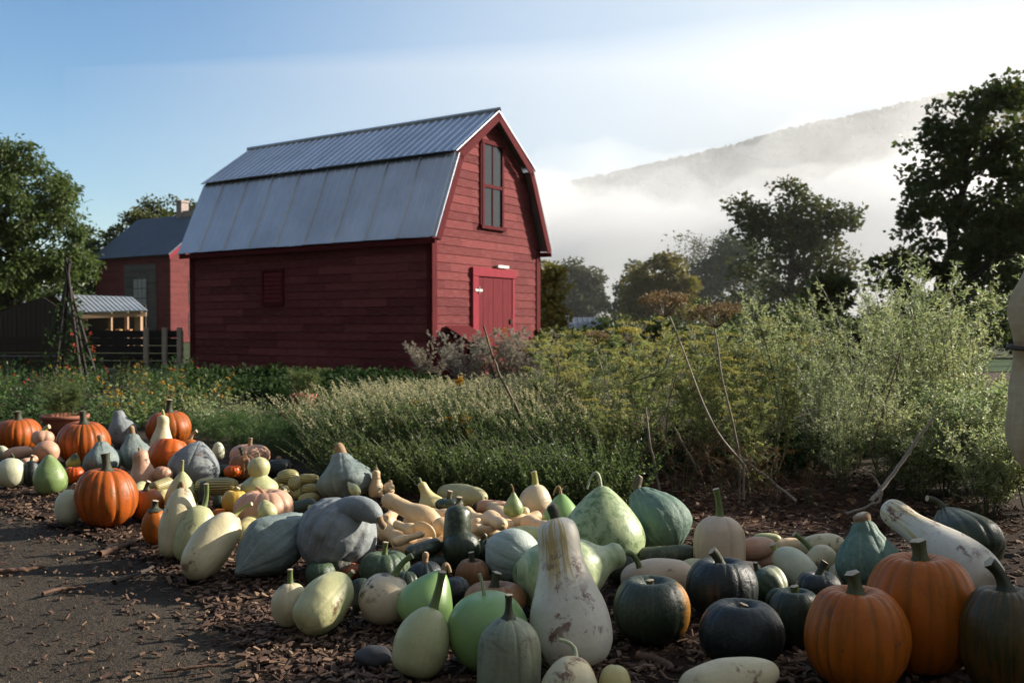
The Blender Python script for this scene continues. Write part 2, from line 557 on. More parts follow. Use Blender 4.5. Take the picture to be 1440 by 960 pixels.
# upper mist: a thin wedge of bright air before the hill, thicker towards the sun
g = Geo()
Vm = []
for z in (-1.03, 400.0):
    Vm += [(-700, 1432, z), (-690, 1425, z), (100, 1270, z), (420, 1120, z), (800, 1060, z), (1500, 1060, z), (1900, 1432, z)]
n = 7
F = [list(range(n))[::-1], [n + i for i in range(n)]] + [[i, (i + 1) % n, n + (i + 1) % n, n + i] for i in range(n)]
me = bpy.data.meshes.new('upper_mist'); me.from_pydata(Vm, [], F); me.materials.append(vol_mat('mist_air', 0.0023, (1.0, 1.0, 1.0), 0.3))
import bmesh
bm = bmesh.new(); bm.from_mesh(me); bmesh.ops.recalc_face_normals(bm, faces=bm.faces); bm.to_mesh(me); bm.free()
tag(link('upper_mist', me), 'pale bright mist paling the wooded hill toward the right', 'mist', kind='stuff')
# ------------------------------------------------------------------ buildings
def siding_mat(name, c1, c2, row, seg=1.5, wear=None, wearamt=.3):
    m, nt, b, out = nmat(name)
    tc, v = objvec(nt, None, False)
    sp = nd(nt, 'SeparateXYZ', None, i0=tc)
    zr = math_(nt, 'FLOOR', math_(nt, 'DIVIDE', sp.outputs[2], row))
    xr = math_(nt, 'FLOOR', math_(nt, 'ADD', math_(nt, 'DIVIDE', sp.outputs[0], seg), math_(nt, 'MULTIPLY', math_(nt, 'SINE', math_(nt, 'MULTIPLY', zr, 12.99)), 3.7)))
    cv = nd(nt, 'CombineXYZ', None, X=xr, Y=zr)
    w = nd(nt, 'TexWhiteNoise', None, Vector=cv.outputs[0]).outputs['Value']
    sv = nd(nt, 'VectorMath', {'operation': 'MULTIPLY'}, i0=tc, i1=(2.2, 2.2, 26)).outputs[0]
    f = noise_(nt, sv, 2.0, 6, 0.7)
    c = mix_(nt, w, c1, c2)
    # butt joints: a thin dark line where two boards of a row meet
    xf = math_(nt, 'FRACT', math_(nt, 'ADD', math_(nt, 'DIVIDE', sp.outputs[0], seg), math_(nt, 'MULTIPLY', math_(nt, 'SINE', math_(nt, 'MULTIPLY', zr, 12.99)), 3.7)))
    c = mix_(nt, math_(nt, 'MULTIPLY', math_(nt, 'LESS_THAN', xf, .008), .75), c, tuple(x * .15 for x in c2))
    if wear:
        c = mix_(nt, math_(nt, 'MULTIPLY', smooth_(nt, f, 0.42, 0.75), wearamt), c, wear)
    nt.links.new(c, b.inputs['Base Color'])
    b.inputs['Roughness'].default_value = 0.85
    b.inputs['Specular IOR Level'].default_value = 0.12
    bump_(nt, b, f, 0.12, 0.006)
    return m

def roof_mat(name, c, rough=0.42, metal=0.5):
    m, nt, b, out = nmat(name)
    tc, v = objvec(nt, None, False)
    f = noise_(nt, v, 0.8, 5, 0.6)
    f2 = noise_(nt, v, 9, 4, 0.6)
    sv = nd(nt, 'VectorMath', {'operation': 'MULTIPLY'}, i0=tc, i1=(3, 3, .5)).outputs[0]
    f3 = noise_(nt, sv, 2.2, 6, .7)
    cc = mix_(nt, smooth_(nt, f, .3, .7), c, tuple(x * .78 for x in c))
    cc = mix_(nt, math_(nt, 'MULTIPLY', smooth_(nt, f3, .55, .72), .16), cc, tuple(x * y * .6 for x, y in zip(c, (1, .92, .85))))
    nt.links.new(cc, b.inputs['Base Color'])
    b.inputs['Metallic'].default_value = metal
    nt.links.new(math_(nt, 'MULTIPLY_ADD', f2, 0.2, rough - .1), b.inputs['Roughness'])
    bump_(nt, b, f, .05, .02)
    return m

M['red'] = siding_mat('red_clapboard', (.225, .052, .054), (.12, .023, .026), 0.18, 1.3, (.34, .17, .16), .45)
M['redtrim'] = simple_mat('red_trim', (.125, .014, .018), (.09, .011, .014), 4, .85, .1, (6, 6, 1), 0.0, 0.15)
M['redbright'] = simple_mat('red_door_frame', (.34, .04, .06), (.27, .032, .048), 5, .8, .1, (6, 6, 1), 0.0, 0.15)
M['reddoor'] = simple_mat('red_door_boards', (.20, .028, .036), (.13, .018, .024), 5, .85, .2, (9, 9, .6), 0.0, 0.15)
M['roof'] = roof_mat('roof_metal', (.62, .66, .73), .36, .75)
M['white'] = simple_mat('white_paint', (.75, .75, .72), (.6, .6, .58), 6, .6)
M['darkgap'] = simple_mat('dark_interior', (.012, .010, .010), (.02, .016, .014), 3, .9)
M['metal'] = simple_mat('galvanised', (.55, .56, .56), (.42, .43, .44), 10, .35, .05, None, .8)
def glass_mat(name):
    m, nt, b, out = nmat(name)
    tc, v = objvec(nt)
    f = noise_(nt, v, 3.0, 2)
    b.inputs['Base Color'].default_value = (.02, .024, .028, 1)
    b.inputs['Roughness'].default_value = 0.04
    b.inputs['Specular IOR Level'].default_value = 0.6
    b.inputs['Coat Weight'].default_value = 0.0
    b.inputs['Coat Roughness'].default_value = 0.03
    bump_(nt, b, f, 0.06, 0.05)
    return m
M['glass'] = glass_mat('window_glass')

def wall_siding(g, o, ex, ez, en, outline, z0, z1, row, proud=0.018, mat=0):
    """clapboards: outline(z)->(x0,x1); each board a wedge with its lower edge proud"""
    o = np.array(o, float); ex = np.array(ex, float); en = np.array(en, float); ez = np.array(ez, float)
    z = z0
    while z < z1 - 1e-3:
        zt = min(z + row, z1)
        a0, a1 = outline(z); b0, b1 = outline(zt)
        if a1 - a0 > .02:
            q = [(a0, z, 0), (a1, z, 0), (a1, z, proud), (a0, z, proud), (b0, zt, 0.002), (b1, zt, 0.002), (b1, zt, 0), (b0, zt, 0)]
            V = [o + ex * x + ez * h + en * p for x, h, p in q]
            g.add(V, [[3, 2, 5, 4], [0, 1, 2, 3], [0, 3, 4, 7], [1, 6, 5, 2]], mat)
        z = zt

def rib_sheet(g, a, b, c, d, nribs, h=0.03, w=0.035, thick=0.02, mat=0, every=1):
    """ribbed metal sheet: a-b is the lower edge, d-c the upper edge (a below d); ribs run up the slope"""
    a, b, c, d = (np.array(x, float) for x in (a, b, c, d))
    L = np.linalg.norm(b - a); ex = (b - a) / L; up = d - a
    N = np.cross(ex, up); N /= np.linalg.norm(N)
    if N[2] < 0: N = -N
    prof = [(0, 0)]
    for i in range(nribs):
        x = L * (i + .5) / nribs
        k = 1.0 if i % every == 0 else .4
        prof += [(x - w, 0), (x - w * .45, h * k), (x + w * .45, h * k), (x + w, 0)]
    prof.append((L, 0))
    n = len(prof)
    lo = [a + ex * x + N * (y + thick) for x, y in prof]
    hi = [d + (c - d) * (x / L) + N * (y + thick) for x, y in prof]
    lo2 = [a, b]; hi2 = [d, c]
    g.add(lo + hi, [[i, i + 1, n + i + 1, n + i] for i in range(n - 1)], mat)
    g.add(lo2 + hi2, [[0, 2, 3, 1]], mat)
    g.add(lo + [a, b], [[i + 1, i, n] for i in range(n // 2)] + [[i + 1, i, n + 1] for i in range(n // 2, n - 1)] + [[n, n + 1, n // 2]], mat)
    g.add([lo[0], hi[0], d, a, lo[-1], hi[-1], c, b], [[0, 1, 2, 3], [4, 7, 6, 5]], mat)

def local_tree(root, loc, ex):
    """place a building root so that its local X runs along ex"""
    root.location = loc
    root.rotation_euler = (0, 0, math.atan2(ex[1], ex[0]))

# --- the gambrel barn; local X along the long wall (away to the left), local Y = -into... built in local space
BARN = np.array([-1.61, 18.5, 0.0])
DL = np.array([-0.832, 0.555, 0]); DG = np.array([0.555, 0.832, 0])
BL, BW = 7.6, 4.03
barn = empty('barn', BARN)
tag(barn, 'red clapboard barn with grey metal gambrel roof behind the herbs', 'barn')
OB = -BARN
def bp(x, s, z):      # x along long wall from near corner, s along gable, z up; in barn local (world axes, offset)
    return DL * x + DG * s + np.array([0, 0, z])
EAVE, BRK, TOP = 2.9, 4.56, 5.68
BS = 0.62
def gab(z):
    if z <= EAVE: return (0.0, BW)
    if z <= BRK:
        t = (z - EAVE) / (BRK - EAVE); return (BS * t, BW - BS * t)
    t = (z - BRK) / (TOP - .04 - BRK); t = min(t, 1)
    return (BS + (BW / 2 - BS) * t, BW - BS - (BW / 2 - BS) * t)
def face_frame(o, axis):   # object whose local x = axis, so that board materials run along it
    o.rotation_euler = (0, 0, math.atan2(axis[1], axis[0]))
def local_wall(name, parent, origin, axis, normal, outline, z0, z1, row, mat, base_z=0):
    """wall in its own frame: local x = axis, local y = whichever, z up"""
    axis = np.array(axis[:2]); ang = math.atan2(axis[1], axis[0])
    yl = np.array([-math.sin(ang), math.cos(ang)])
    sgn = 1.0 if yl.dot(np.array(normal[:2])) > 0 else -1.0
    g = Geo()
    wall_siding(g, (0, 0, 0), IX, IZ, (0, sgn, 0), outline, z0, z1, row)
    # solid back of the wall
    zs = sorted(set([z0, z1] + [z for z in (EAVE, BRK) if z0 < z < z1]))
    for za, zb in zip(zs[:-1], zs[1:]):
        p, q = outline(za), outline(zb)
        V = [(p[0], -.006 * sgn, za), (p[1], -.006 * sgn, za), (q[1], -.006 * sgn, zb), (q[0], -.006 * sgn, zb)]
        V += [(x, y - .09 * sgn, z) for x, y, z in V]
        g.add(V, BOXF)
    o = g.obj(name, mat, parent)
    o.location = origin; o.rotation_euler = (0, 0, ang)
    return o
local_wall('gable_wall', barn, bp(0, 0, 0), DG, -DL, gab, 0.0, TOP - .05, .18, M['red'])
local_wall('gable_wall', barn, bp(BL, 0, 0), DG, DL, gab, 0.0, TOP - .05, .18, M['red'])
local_wall('side_wall', barn, bp(0.02, 0, 0), DL, -DG, lambda z: (0.0, BL - .04), 0.0, EAVE + .1, .18, M['red'])
local_wall('side_wall', barn, bp(0.02, BW, 0), DL, DG, lambda z: (0.0, BL - .04), 0.0, EAVE + .1, .18, M['red'])
# corner boards
for x, s in ((0, 0), (0, BW), (BL, 0), (BL, BW)):
    g = Geo()
    sx = -1 if x == 0 else 1; ss = -1 if s == 0 else 1
    box(g, bp(x, s, 0), DL, DG, IZ, (sx * .035, -ss * .12 if ss > 0 else -.035, 0), (sx * .021, .035 if ss > 0 else .12, EAVE - .05))
    box(g, bp(x, s, 0), DL, DG, IZ, (-.12 if sx > 0 else .022, ss * .034, 0), (-.022 if sx > 0 else .12, ss * .021, EAVE - .05))
    g.obj('corner_board', M['redtrim'], barn)
# roof
OH, EO = .26, .22
se, sb, sm = -.20, BS - .03, BW / 2
zE, zB, zT = 2.80, 4.585, 5.70
roof = empty('roof'); roof.parent = barn
for m_ in (0, 1):
    f = (lambda s: s) if m_ == 0 else (lambda s: BW - s)
    x0, x1 = -OH, BL + OH
    g = Geo()
    rib_sheet(g, bp(x0, f(se), zE), bp(x1, f(se), zE), bp(x1, f(sb), zB), bp(x0, f(sb), zB), 36, .034, .03, .012, 0, 4)
    o = g.obj('roof_slope', M['roof'], roof)
    g = Geo()
    rib_sheet(g, bp(x0, f(sb - .10), zB + .02), bp(x1, f(sb - .10), zB + .02), bp(x1, f(sm), zT), bp(x0, f(sm), zT), 36, .022, .03, .012)
    o = g.obj('roof_slope', M['roof'], roof)
    # rake boards on both gables, soffit and eave fascia
    for xx, sg in ((-OH, -1), (BL + OH, 1)):
        g = Geo()
        for (sa, za, sc, zc) in ((se + .02, zE, sb + .01, zB), (sb - .02, zB - .005, sm, zT - .012)):
            a = bp(xx, f(sa), za); c = bp(xx, f(sc), zc)
            d = c - a; d /= np.linalg.norm(d)
            nn = np.cross(DL, d); nn = nn if nn[2] < 0 else -nn
            th = DL * (.03 * -sg)
            V = [a - nn * .0, c, c + nn * .16, a + nn * .16]
            V = V + [p + th for p in V]
            g.add(V, BOXF)
        g.obj('rake_board', M['redtrim'], barn)
    g = Geo()
    box(g, bp(0, f(se), zE - .02), DL, DG, IZ, (-OH + .032, .01, -.10), (BL + OH - .032, .035, .0))
    g.obj('eave_board', M['redtrim'], barn)
    g = Geo()
    a, b = f(se + .04), f(0.0)
    box(g, bp(0, 0, zE - .03), DL, DG, IZ, (-OH + .04, min(a, b), -.02), (BL + OH - .04, max(a, b), 0))
    g.obj('soffit', M['redtrim'], barn)
g = Geo()
tube(g, [bp(-OH - .01, BW / 2, zT + .035), bp(BL + OH + .01, BW / 2, zT + .035)], .055, 8)
g.obj('ridge_cap', M['roof'], roof)

NG = -DL      # outward from the lit gable
def gbox(g, s0, s1, z0, z1, n0, n1, mat=0):
    box(g, bp(0, 0, 0), DG, NG, IZ, (s0, n0, z0), (s1, n1, z1), mat)
# gable window: s range from the photo
def s_of(u):
    k = (u - 720) / FPX
    return (BARN[1] * k - BARN[0]) / (DG[0] - DG[1] * k)
def z_of(u, v):
    s = s_of(u); Y = BARN[1] + DG[1] * s
    return CAMZ + (457 - v) / FPX * Y
ws0, ws1 = s_of(676), s_of(706)
wz0, wz1 = z_of(690, 319), z_of(690, 206)
win = empty('window'); win.parent = barn
g = Geo(); t = .07
gbox(g, ws0, ws0 + t, wz0, wz1, .0, .06); gbox(g, ws1 - t, ws1, wz0, wz1, .0, .06)
gbox(g, ws0 - .03, ws1 + .03, wz1, wz1 + .09, .0, .07); gbox(g, ws0 - .06, ws1 + .06, wz0 - .07, wz0, .0, .09)
gbox(g, ws0 - .05, ws0 - .002, wz0 - .02, wz1 + .25, .02, .045)
g.obj('frame', M['redtrim'], win)
zm = wz0 + (wz1 - wz0) * .49; sm_ = (ws0 + ws1) / 2
g = Geo()
gbox(g, ws0 + t, ws1 - t, zm - .035, zm + .035, .02, .055)
gbox(g, sm_ - .015, sm_ + .015, wz0, zm - .035, .02, .043); gbox(g, sm_ - .015, sm_ + .015, zm + .035, wz1, .02, .045)
g.obj('sash', M['redtrim'], win)
for za, zb, nn in ((wz0, zm - .035, .024), (zm + .035, wz1, .030)):
    for sa, sb_ in ((ws0 + t, sm_ - .015), (sm_ + .015, ws1 - t)):
        g = Geo(); gbox(g, sa, sb_, za, zb, .019, nn)
        g.obj('pane', M['glass'], win)
# door
ds0, ds1 = s_of(662), s_of(721); dz1 = z_of(690, 378)
door = empty('door'); door.parent = barn
g = Geo()
gbox(g, ds0 - .02, ds1 + .02, dz1 - .18, dz1, .0, .085)
gbox(g, ds0, ds0 + .2, .12, dz1 - .18, .0, .07)
gbox(g, ds1 - .09, ds1, .12, dz1 - .18, .0, .06)
g.obj('frame', M['redbright'], door)
g = Geo()
x = ds0 + .2
k = 7; wdt = (ds1 - .09 - x) / k
for i in range(k):
    gbox(g, x + i * wdt + .004, x + (i + 1) * wdt - .004, .12, dz1 - .18, .0, .045 + .003 * (i % 2))
g.obj('door_leaf', M['reddoor'], door)
g = Geo(); hz = z_of(668, 408)
gbox(g, ds0 + .06, ds0 + .32, hz - .025, hz + .025, .07, .085)
tube(g, [bp(0, ds0 + .2, hz - .07) + NG * .082, bp(0, ds0 + .2, hz + .07) + NG * .082], .016, 8)
g.obj('hinge', M['white'], door)
g = Geo(); hz = z_of(714, 452)
gbox(g, ds1 - .2, ds1 - .12, hz - .05, hz + .05, .046, .075)
g.obj('latch', M['darkgap'], door)
g = Geo()
s = s_of(703); hz = z_of(703, 375.5)
gbox(g, s - .2, s + .22, hz - .03, hz + .03, .02, .10)
gbox(g, s - .02, s + .02, hz - .02, hz + .02, .0, .02)
g.obj('lamp_bar', M['white'], barn)
# louvre on the shaded side wall
L0 = None
k = (385 - 720) / FPX
xl = (BARN[1] * k - BARN[0]) / (DL[0] - DL[1] * k)
zl = CAMZ + (457 - 404) / FPX * (BARN[1] + DL[1] * xl)
vent = empty('vent'); vent.parent = barn
g = Geo()
for a, b in (((-.36, -.42), (-.30, .42)), ((.30, -.42), (.36, .42)), ((-.30, -.42), (.30, -.36)), ((-.30, .36), (.30, .42))):
    box(g, bp(xl, 0, zl), DL, -DG, IZ, (a[0], 0, a[1]), (b[0], .05, b[1]))
g.obj('frame', M['redtrim'], vent)
g = Geo()
for i in range(7):
    z = -.34 + i * .098
    V = [bp(xl, 0, zl) + DL * x - DG * y + np.array([0, 0, zz]) for x, y, zz in ((-.3, .045, z), (.3, .045, z), (.3, .022, z + .09), (-.3, .022, z + .09))]
    g.add(V, [[0, 1, 2, 3]])
g.obj('louvre', M['reddoor'], vent)
# little red lean-to hutch at the gable corner and the pail in it
hutch = empty('hutch', BARN + bp(0, 0, 0))
tag(hutch, 'small red lean-to hutch with sloping lid beside the barn door', 'hutch')
def hb(g, s0, s1, n0, n1, z0, z1, m=0):
    box(g, (0, 0, 0), DG, NG, IZ, (s0, n0, z0), (s1, n1, z1), m)
h0, h1 = s_of(623) + .06, s_of(655)
g = Geo()
hb(g, h0, h0 + .03, .05, .55, 0, .78); hb(g, h1 - .03, h1, .05, .55, 0, .78)
hb(g, h0 + .18, h1 - .03, .52, .55, 0, .74); hb(g, h0 + .03, h1 - .03, .05, .08, 0, .9)
g.obj('box', M['reddoor'], hutch)
g = Geo()
V = [DG * s + NG * n + np.array([0, 0, z]) for s, n, z in ((h0 - .05, .05, 1.04), (h1 + .05, .05, 1.04), (h1 + .05, .64, .74), (h0 - .05, .64, .74))]
V = V + [p - np.array([0, 0, .03]) for p in V]
g.add(V, [[3, 2, 1, 0]] + BOXF[1:])
g.obj('lid', M['redtrim'], hutch)
pl = BARN + bp(0, h0 + .10, 0) + NG * .75
pail = empty('pail', pl); tag(pail, 'shiny white metal pail standing on the red hutch corner', 'pail')
pail['label'] = 'shiny pale metal pail standing in front of the small red hutch'
g = Geo()
pr = [(0, .35), (.11, .35), (.15, .62), (.16, .63), (.15, .64), (.14, .62), (.1, .37)]
ns = 20
V = [(r_ * math.cos(2 * math.pi * j / ns), r_ * math.sin(2 * math.pi * j / ns), z) for r_, z in pr for j in range(ns)]
g.add(V, [[i * ns + j, i * ns + (j + 1) % ns, (i + 1) * ns + (j + 1) % ns, (i + 1) * ns + j] for i in range(len(pr) - 1) for j in range(ns)], 0, True)
g.obj('bucket', M['metal'], pail)
g = Geo()
tube(g, [(.15 * math.cos(a), .02, .62 + .13 * math.sin(a)) for a in np.linspace(0, math.pi, 12)], .006, 5)
g.obj('handle', M['metal'], pail)
g = Geo()
box(g, (0, 0, 0), IX, IY, IZ, (-.17, -.17, 0), (.17, .17, .345))
g.obj('stand', M['reddoor'], pail)

# --- the red house beyond
M['red2'] = siding_mat('old_red_boards', (.20, .05, .05), (.14, .032, .034), 0.16, 2.2, (.30, .18, .16), .55)
M['roof2'] = roof_mat('slate_blue_roof', (.10, .125, .165), .6, .1)
M['greyboard'] = siding_mat('weathered_grey_boards', (.16, .15, .14), (.11, .105, .10), .2, 1.4, (.25, .22, .2), .4)
M['stone'] = simple_mat('pale_chimney_stone', (.48, .40, .36), (.36, .31, .29), 5, .9, .3)
HO = np.array([(240 - 720) / FPX * 57, 57, 0.0])
HL, HW, HE, HT = 8.0, 6.8, 5.55, 8.3
house = empty('farm_house', HO)
tag(house, 'old red house with slate blue roof and chimney behind the barn', 'house')
def gab2(z):
    if z <= HE: return (0.0, HW)
    t = (z - HE) / (HT - HE); return (HW / 2 * t, HW - HW / 2 * t)
_E, _B = EAVE, BRK
EAVE, BRK = HE, HE + 1
local_wall('gable_wall', house, (0, 0, 0), DG, -DL, gab2, 0, HT - .03, .16, M['red2'])
local_wall('gable_wall', house, bp(HL, 0, 0), DG, DL, gab2, 0, HT - .03, .16, M['red2'])
local_wall('side_wall', house, bp(.02, 0, 0), DL, -DG, lambda z: (0, HL - .04), 0, HE, .16, M['red2'])
local_wall('side_wall', house, bp(.02, HW, 0), DL, DG, lambda z: (0, HL - .04), 0, HE, .16, M['red2'])
EAVE, BRK = _E, _B
hr = empty('roof'); hr.parent = house
for m_ in (0, 1):
    f = (lambda s: s) if m_ == 0 else (lambda s: HW - s)
    g = Geo()
    rib_sheet(g, bp(-.25, f(-.25), HE - .18), bp(HL + .25, f(-.25), HE - .18), bp(HL + .25, f(HW / 2), HT + .05), bp(-.25, f(HW / 2), HT + .05), 20, .012, .03, .08)
    g.obj('roof_slope', M['roof2'], hr)
    g = Geo()
    a, c = bp(-.26, f(-.22), HE - .17), bp(-.26, f(HW / 2), HT + .03)
    dd = np.array([0, 0, -.25])
    V = [a, c, c + dd, a + dd]; V = V + [p + DL * .04 for p in V]
    g.add(V, BOXF)
    g.obj('rake_board', M['redbright'], house)
g = Geo()
cx = HL * .42
box(g, bp(cx, HW / 2, HT - .5), DL, DG, IZ, (-.28, -.28, 0), (.28, .28, 1.45)); box(g, bp(cx, HW / 2, HT + .95), DL, DG, IZ, (-.34, -.34, 0), (.34, .34, .14))
box(g, bp(cx - .9, HW / 2, HT - .5), DL, DG, IZ, (-.7, -.25, 0), (.55, .25, .85))
g.obj('chimney', M['stone'], hr)
def hx(u, s=0.0):
    k = (u - 720) / FPX
    return (HO[1] * k - HO[0]) / (DL[0] - DL[1] * k)
def hz_(u, v): return CAMZ + (457 - v) / FPX * (HO[1] + DL[1] * hx(u))
dr = empty('door'); dr.parent = house
g = Geo()
x0, x1 = hx(221), hx(176); 
box(g, (0, 0, 0), DL, -DG, IZ, (x0, .0, .4), (x1, .06, hz_(200, 372)))
o = g.obj('board_panel', M['greyboard'], dr)
g = Geo()
x0, x1 = hx(208), hx(190)
box(g, (0, 0, 0), DL, -DG, IZ, (x0 - .12, .05, .6), (x1 + .12, .09, hz_(200, 388)))
g.obj('frame', M['greyboard'], dr)
g = Geo()
zz0, zz1 = .9, hz_(200, 392)
for i in range(3):
    for j in range(5):
        xa = x0 + (x1 - x0) * i / 3 + .03; xb = x0 + (x1 - x0) * (i + 1) / 3 - .03
        za = zz0 + (zz1 - zz0) * j / 5 + .03; zb = zz0 + (zz1 - zz0) * (j + 1) / 5 - .03
        box(g, (0, 0, 0), DL, -DG, IZ, (xa, .09, za), (xb, .105, zb))
g.obj('door_leaf', simple_mat('pale_grey_door', (.42, .43, .43), (.35, .36, .37), 3, .6), dr)
for vv in (410, 455):
    g = Geo()
    k = (268 - 720) / FPX; s = (HO[1] * k - HO[0]) / (DG[0] - DG[1] * k); z = CAMZ + (457 - vv) / FPX * (HO[1] + DG[1] * s)
    wf = empty('window'); wf.parent = house
    box(g, (0, 0, 0), DG, -DL, IZ, (s - .1, .0, z - .75), (s + .8, .05, z + .75))
    g.obj('frame', M['white'], wf)
    g = Geo()
    box(g, (0, 0, 0), DG, -DL, IZ, (s + .0, .051, z - .65), (s + .7, .06, z + .65))
    g.obj('pane', M['glass'], wf)
# low lean-to against the house's left part
ln = Geo()
x0, x1 = hx(176), hx(120)
rib_sheet(ln, bp(x0, -2.2, 1.6), bp(x1 + 1.5, -2.2, 1.6), bp(x1 + 1.5, -.06, 2.9), bp(x0, -.06, 2.9), 10, .03, .04, .05)
ln.obj('lean_to_roof', M['roof2'], house)
ln = Geo()
box(ln, (0, 0, 0), DL, DG, IZ, (x0 + .1, -2.1, 0), (x1 + 1.4, -2.0, 1.6))
ln.obj('lean_to_wall', M['greyboard'], house)

# --- open shed with the pale metal roof
M['board'] = simple_mat('dark_old_boards', (.06, .042, .03), (.035, .026, .02), 3, .85, .3, (14, 14, .8))
M['timber'] = simple_mat('fresh_timber', (.42, .27, .17), (.32, .2, .12), 4, .7, .2, (9, 9, .8))
M['roof3'] = roof_mat('pale_shed_roof', (.50, .52, .52), .45, .35)
SY = 40.0
sh = empty('open_shed', (0, 0, 0))
tag(sh, 'low open shed with pale metal roof in front of the old house', 'shed')
def pp(u, v, Y): return P(u, v, Y)
ra, rb_ = pp(75, 415, SY), pp(186, 419, SY + 1.5)
ea, eb = pp(104, 441, SY - 2), pp(208, 438, SY - .8)
g = Geo(); rib_sheet(g, ea, eb, rb_, ra, 16, .025, .03, .05)
g.obj('roof_slope', M['roof3'], sh)
la, lb = pp(-55, 452, SY + 1.5), pp(40, 447, SY + 4.5)
g = Geo(); rib_sheet(g, la, lb, rb_ + np.array([-.05, .05, -.02]), ra + np.array([-.05, .05, -.02]), 16, .025, .03, .05)
g.obj('roof_slope', M['board'], sh)
g = Geo()
pts = [np.array([ea[0] - .15, ea[1] + .2, 0]), ea + np.array([-.15, .2, -.08]), ra + np.array([0, .25, -.1]), la + np.array([.3, .2, -.08]), np.array([la[0] + .3, la[1] + .2, 0])]
for i in range(44):     # vertical boards of the shaded gable end
    t0, t1 = i / 44, (i + .93) / 44
    def topz(t):
        x = pts[0][0] + (pts[4][0] - pts[0][0]) * t
        return np.interp(x, [pts[3][0], pts[2][0], pts[1][0]], [pts[3][2], pts[2][2], pts[1][2]])
    a = pts[0] + (pts[4] - pts[0]) * t0; b = pts[0] + (pts[4] - pts[0]) * t1
    off = np.array([.0, -.02 - .02 * (i % 2), 0])
    V = [a + off, b + off, b + off + np.array([0, 0, topz(t1)]), a + off + np.array([0, 0, topz(t0)])]
    V = V + [p + np.array([0, .05, 0]) for p in V]
    g.add(V, BOXF)
g.obj('board_wall', M['board'], sh)
for u, dy in ((195, -.5), (178, 1.6), (155, 1.0), (120, -1.5)):
    q = pp(u, 440, SY + dy); g = Geo()
    w = .13 if u == 195 else .07
    box(g, (q[0], q[1], 0), IX, IY, IZ, (-w, -w, 0), (w, w, q[2] + (.12 if dy < 0 else .5)))
    g.obj('post', M['timber'], sh)
g = Geo()
d = eb - ea
for k in range(1):
    V = [ea + np.array([.1, .05, -.02]), eb + np.array([-.1, .05, -.02]), eb + np.array([-.1, .05, -.2]), ea + np.array([.1, .05, -.2])]
    V = V + [p + np.array([0, .06, 0]) for p in V]
    g.add(V, BOXF)
g.obj('eave_beam', M['timber'], sh)
g = Geo()
q0, q1 = pp(118, 470, SY + 3.0), pp(205, 470, SY + 3.6)
V = [np.array([q0[0], q0[1], 0]), np.array([q1[0], q1[1], 0]), np.array([q1[0], q1[1], 2.0]), np.array([q0[0], q0[1], 2.0])]
V = V + [p + np.array([0, .08, 0]) for p in V]
g.add(V, BOXF)
g.obj('back_wall', M['board'], sh)
g = Geo()
q0 = pp(150, 452, SY + 1.2)
box(g, (q0[0], q0[1], 0), IX, IY, IZ, (-.6, -.4, .55), (1.4, .4, .62)); 
for xx in (-.5, 1.3):
    box(g, (q0[0], q0[1], 0), IX, IY, IZ, (xx - .05, -.3, 0), (xx + .05, .3, .55))
wb = g.obj('workbench', M['timber']); tag(wb, 'timber workbench standing inside the open shed', 'bench')
M['oldorange'] = simple_mat('old_orange_pots', (.5, .2, .08), (.4, .3, .12), 6, .7)
for i in range(3):
    g = Geo(); tube(g, [(q0[0] + .1 + i * .45, q0[1], .62), (q0[0] + .1 + i * .45, q0[1], .7), (q0[0] + .1 + i * .45, q0[1], .86)], [.1, .14, .15], 10, cap=0)
    o = g.obj('flower_pot', M['oldorange']); tag(o, 'small orange pot in the row on the shed workbench', 'pot', 'small pots on the shed workbench')

# --- dark board fence with three pale posts
M['fence'] = simple_mat('black_stained_boards', (.028, .022, .020), (.018, .015, .014), 3, .85, .3, (.8, 14, 14))
M['postw'] = simple_mat('pale_fence_post', (.50, .42, .34), (.40, .33, .27), 4, .8, .2, (10, 10, 1))
FYn = 21.0
fence = empty('board_fence', (0, 0, 0)); tag(fence, 'dark board fence with three pale posts left of the barn', 'fence')
q0, q1 = XG(108, FYn + .3), XG(257, FYn)
d = unit((q1 - q0)[None])[0]; nn = np.array([-d[1], d[0], 0]); Lf = np.linalg.norm(q1 - q0)
g = Geo()
for i in range(5):
    box(g, q0, d, nn, IZ, (0, 0.0, .06 + i * .175), (Lf, .03, .06 + i * .175 + .165))
g.obj('boards', M['fence'], fence)
for u in (207, 233, 254):
    q = XG(u, FYn); 
    g = Geo(); box(g, (q[0], q[1] - .07, 0), IX, IY, IZ, (-.045, -.05, 0), (.045, .05, .97)); box(g, (q[0], q[1] - .07, .97), IX, IY, IZ, (-.05, -.055, 0), (.05, .055, .025))
    g.obj('post', M['postw'], fence)
lw = Geo(); q = XG(20, 21.6)
for i in range(4):
    box(lw, q, IX, IY, IZ, (-3.2, 0, .02 + i * .19), (1.6, .04, .02 + i * .19 + .185))
for xx in (-2.4, -.8, .8):
    box(lw, q, IX, IY, IZ, (xx - .05, .042, 0), (xx + .05, .12, .82))
lwo = lw.obj('board_wall', M['board']); tag(lwo, 'low dark weathered board wall left of the pole wigwam', 'wall')
tb = Geo()
q = XG(40, 20.5)
box(tb, q, IX, IY, IZ, (-1.6, -.25, .30), (1.2, .35, .36)); 
for xx in (-1.4, -.2, 1.0):
    box(tb, q, IX, IY, IZ, (xx - .04, -.2, 0), (xx + .04, .3, .30))
rb2 = tb.obj('plank_bench', M['board']); tag(rb2, 'low dark plank bench at the back of the flower bed', 'bench')

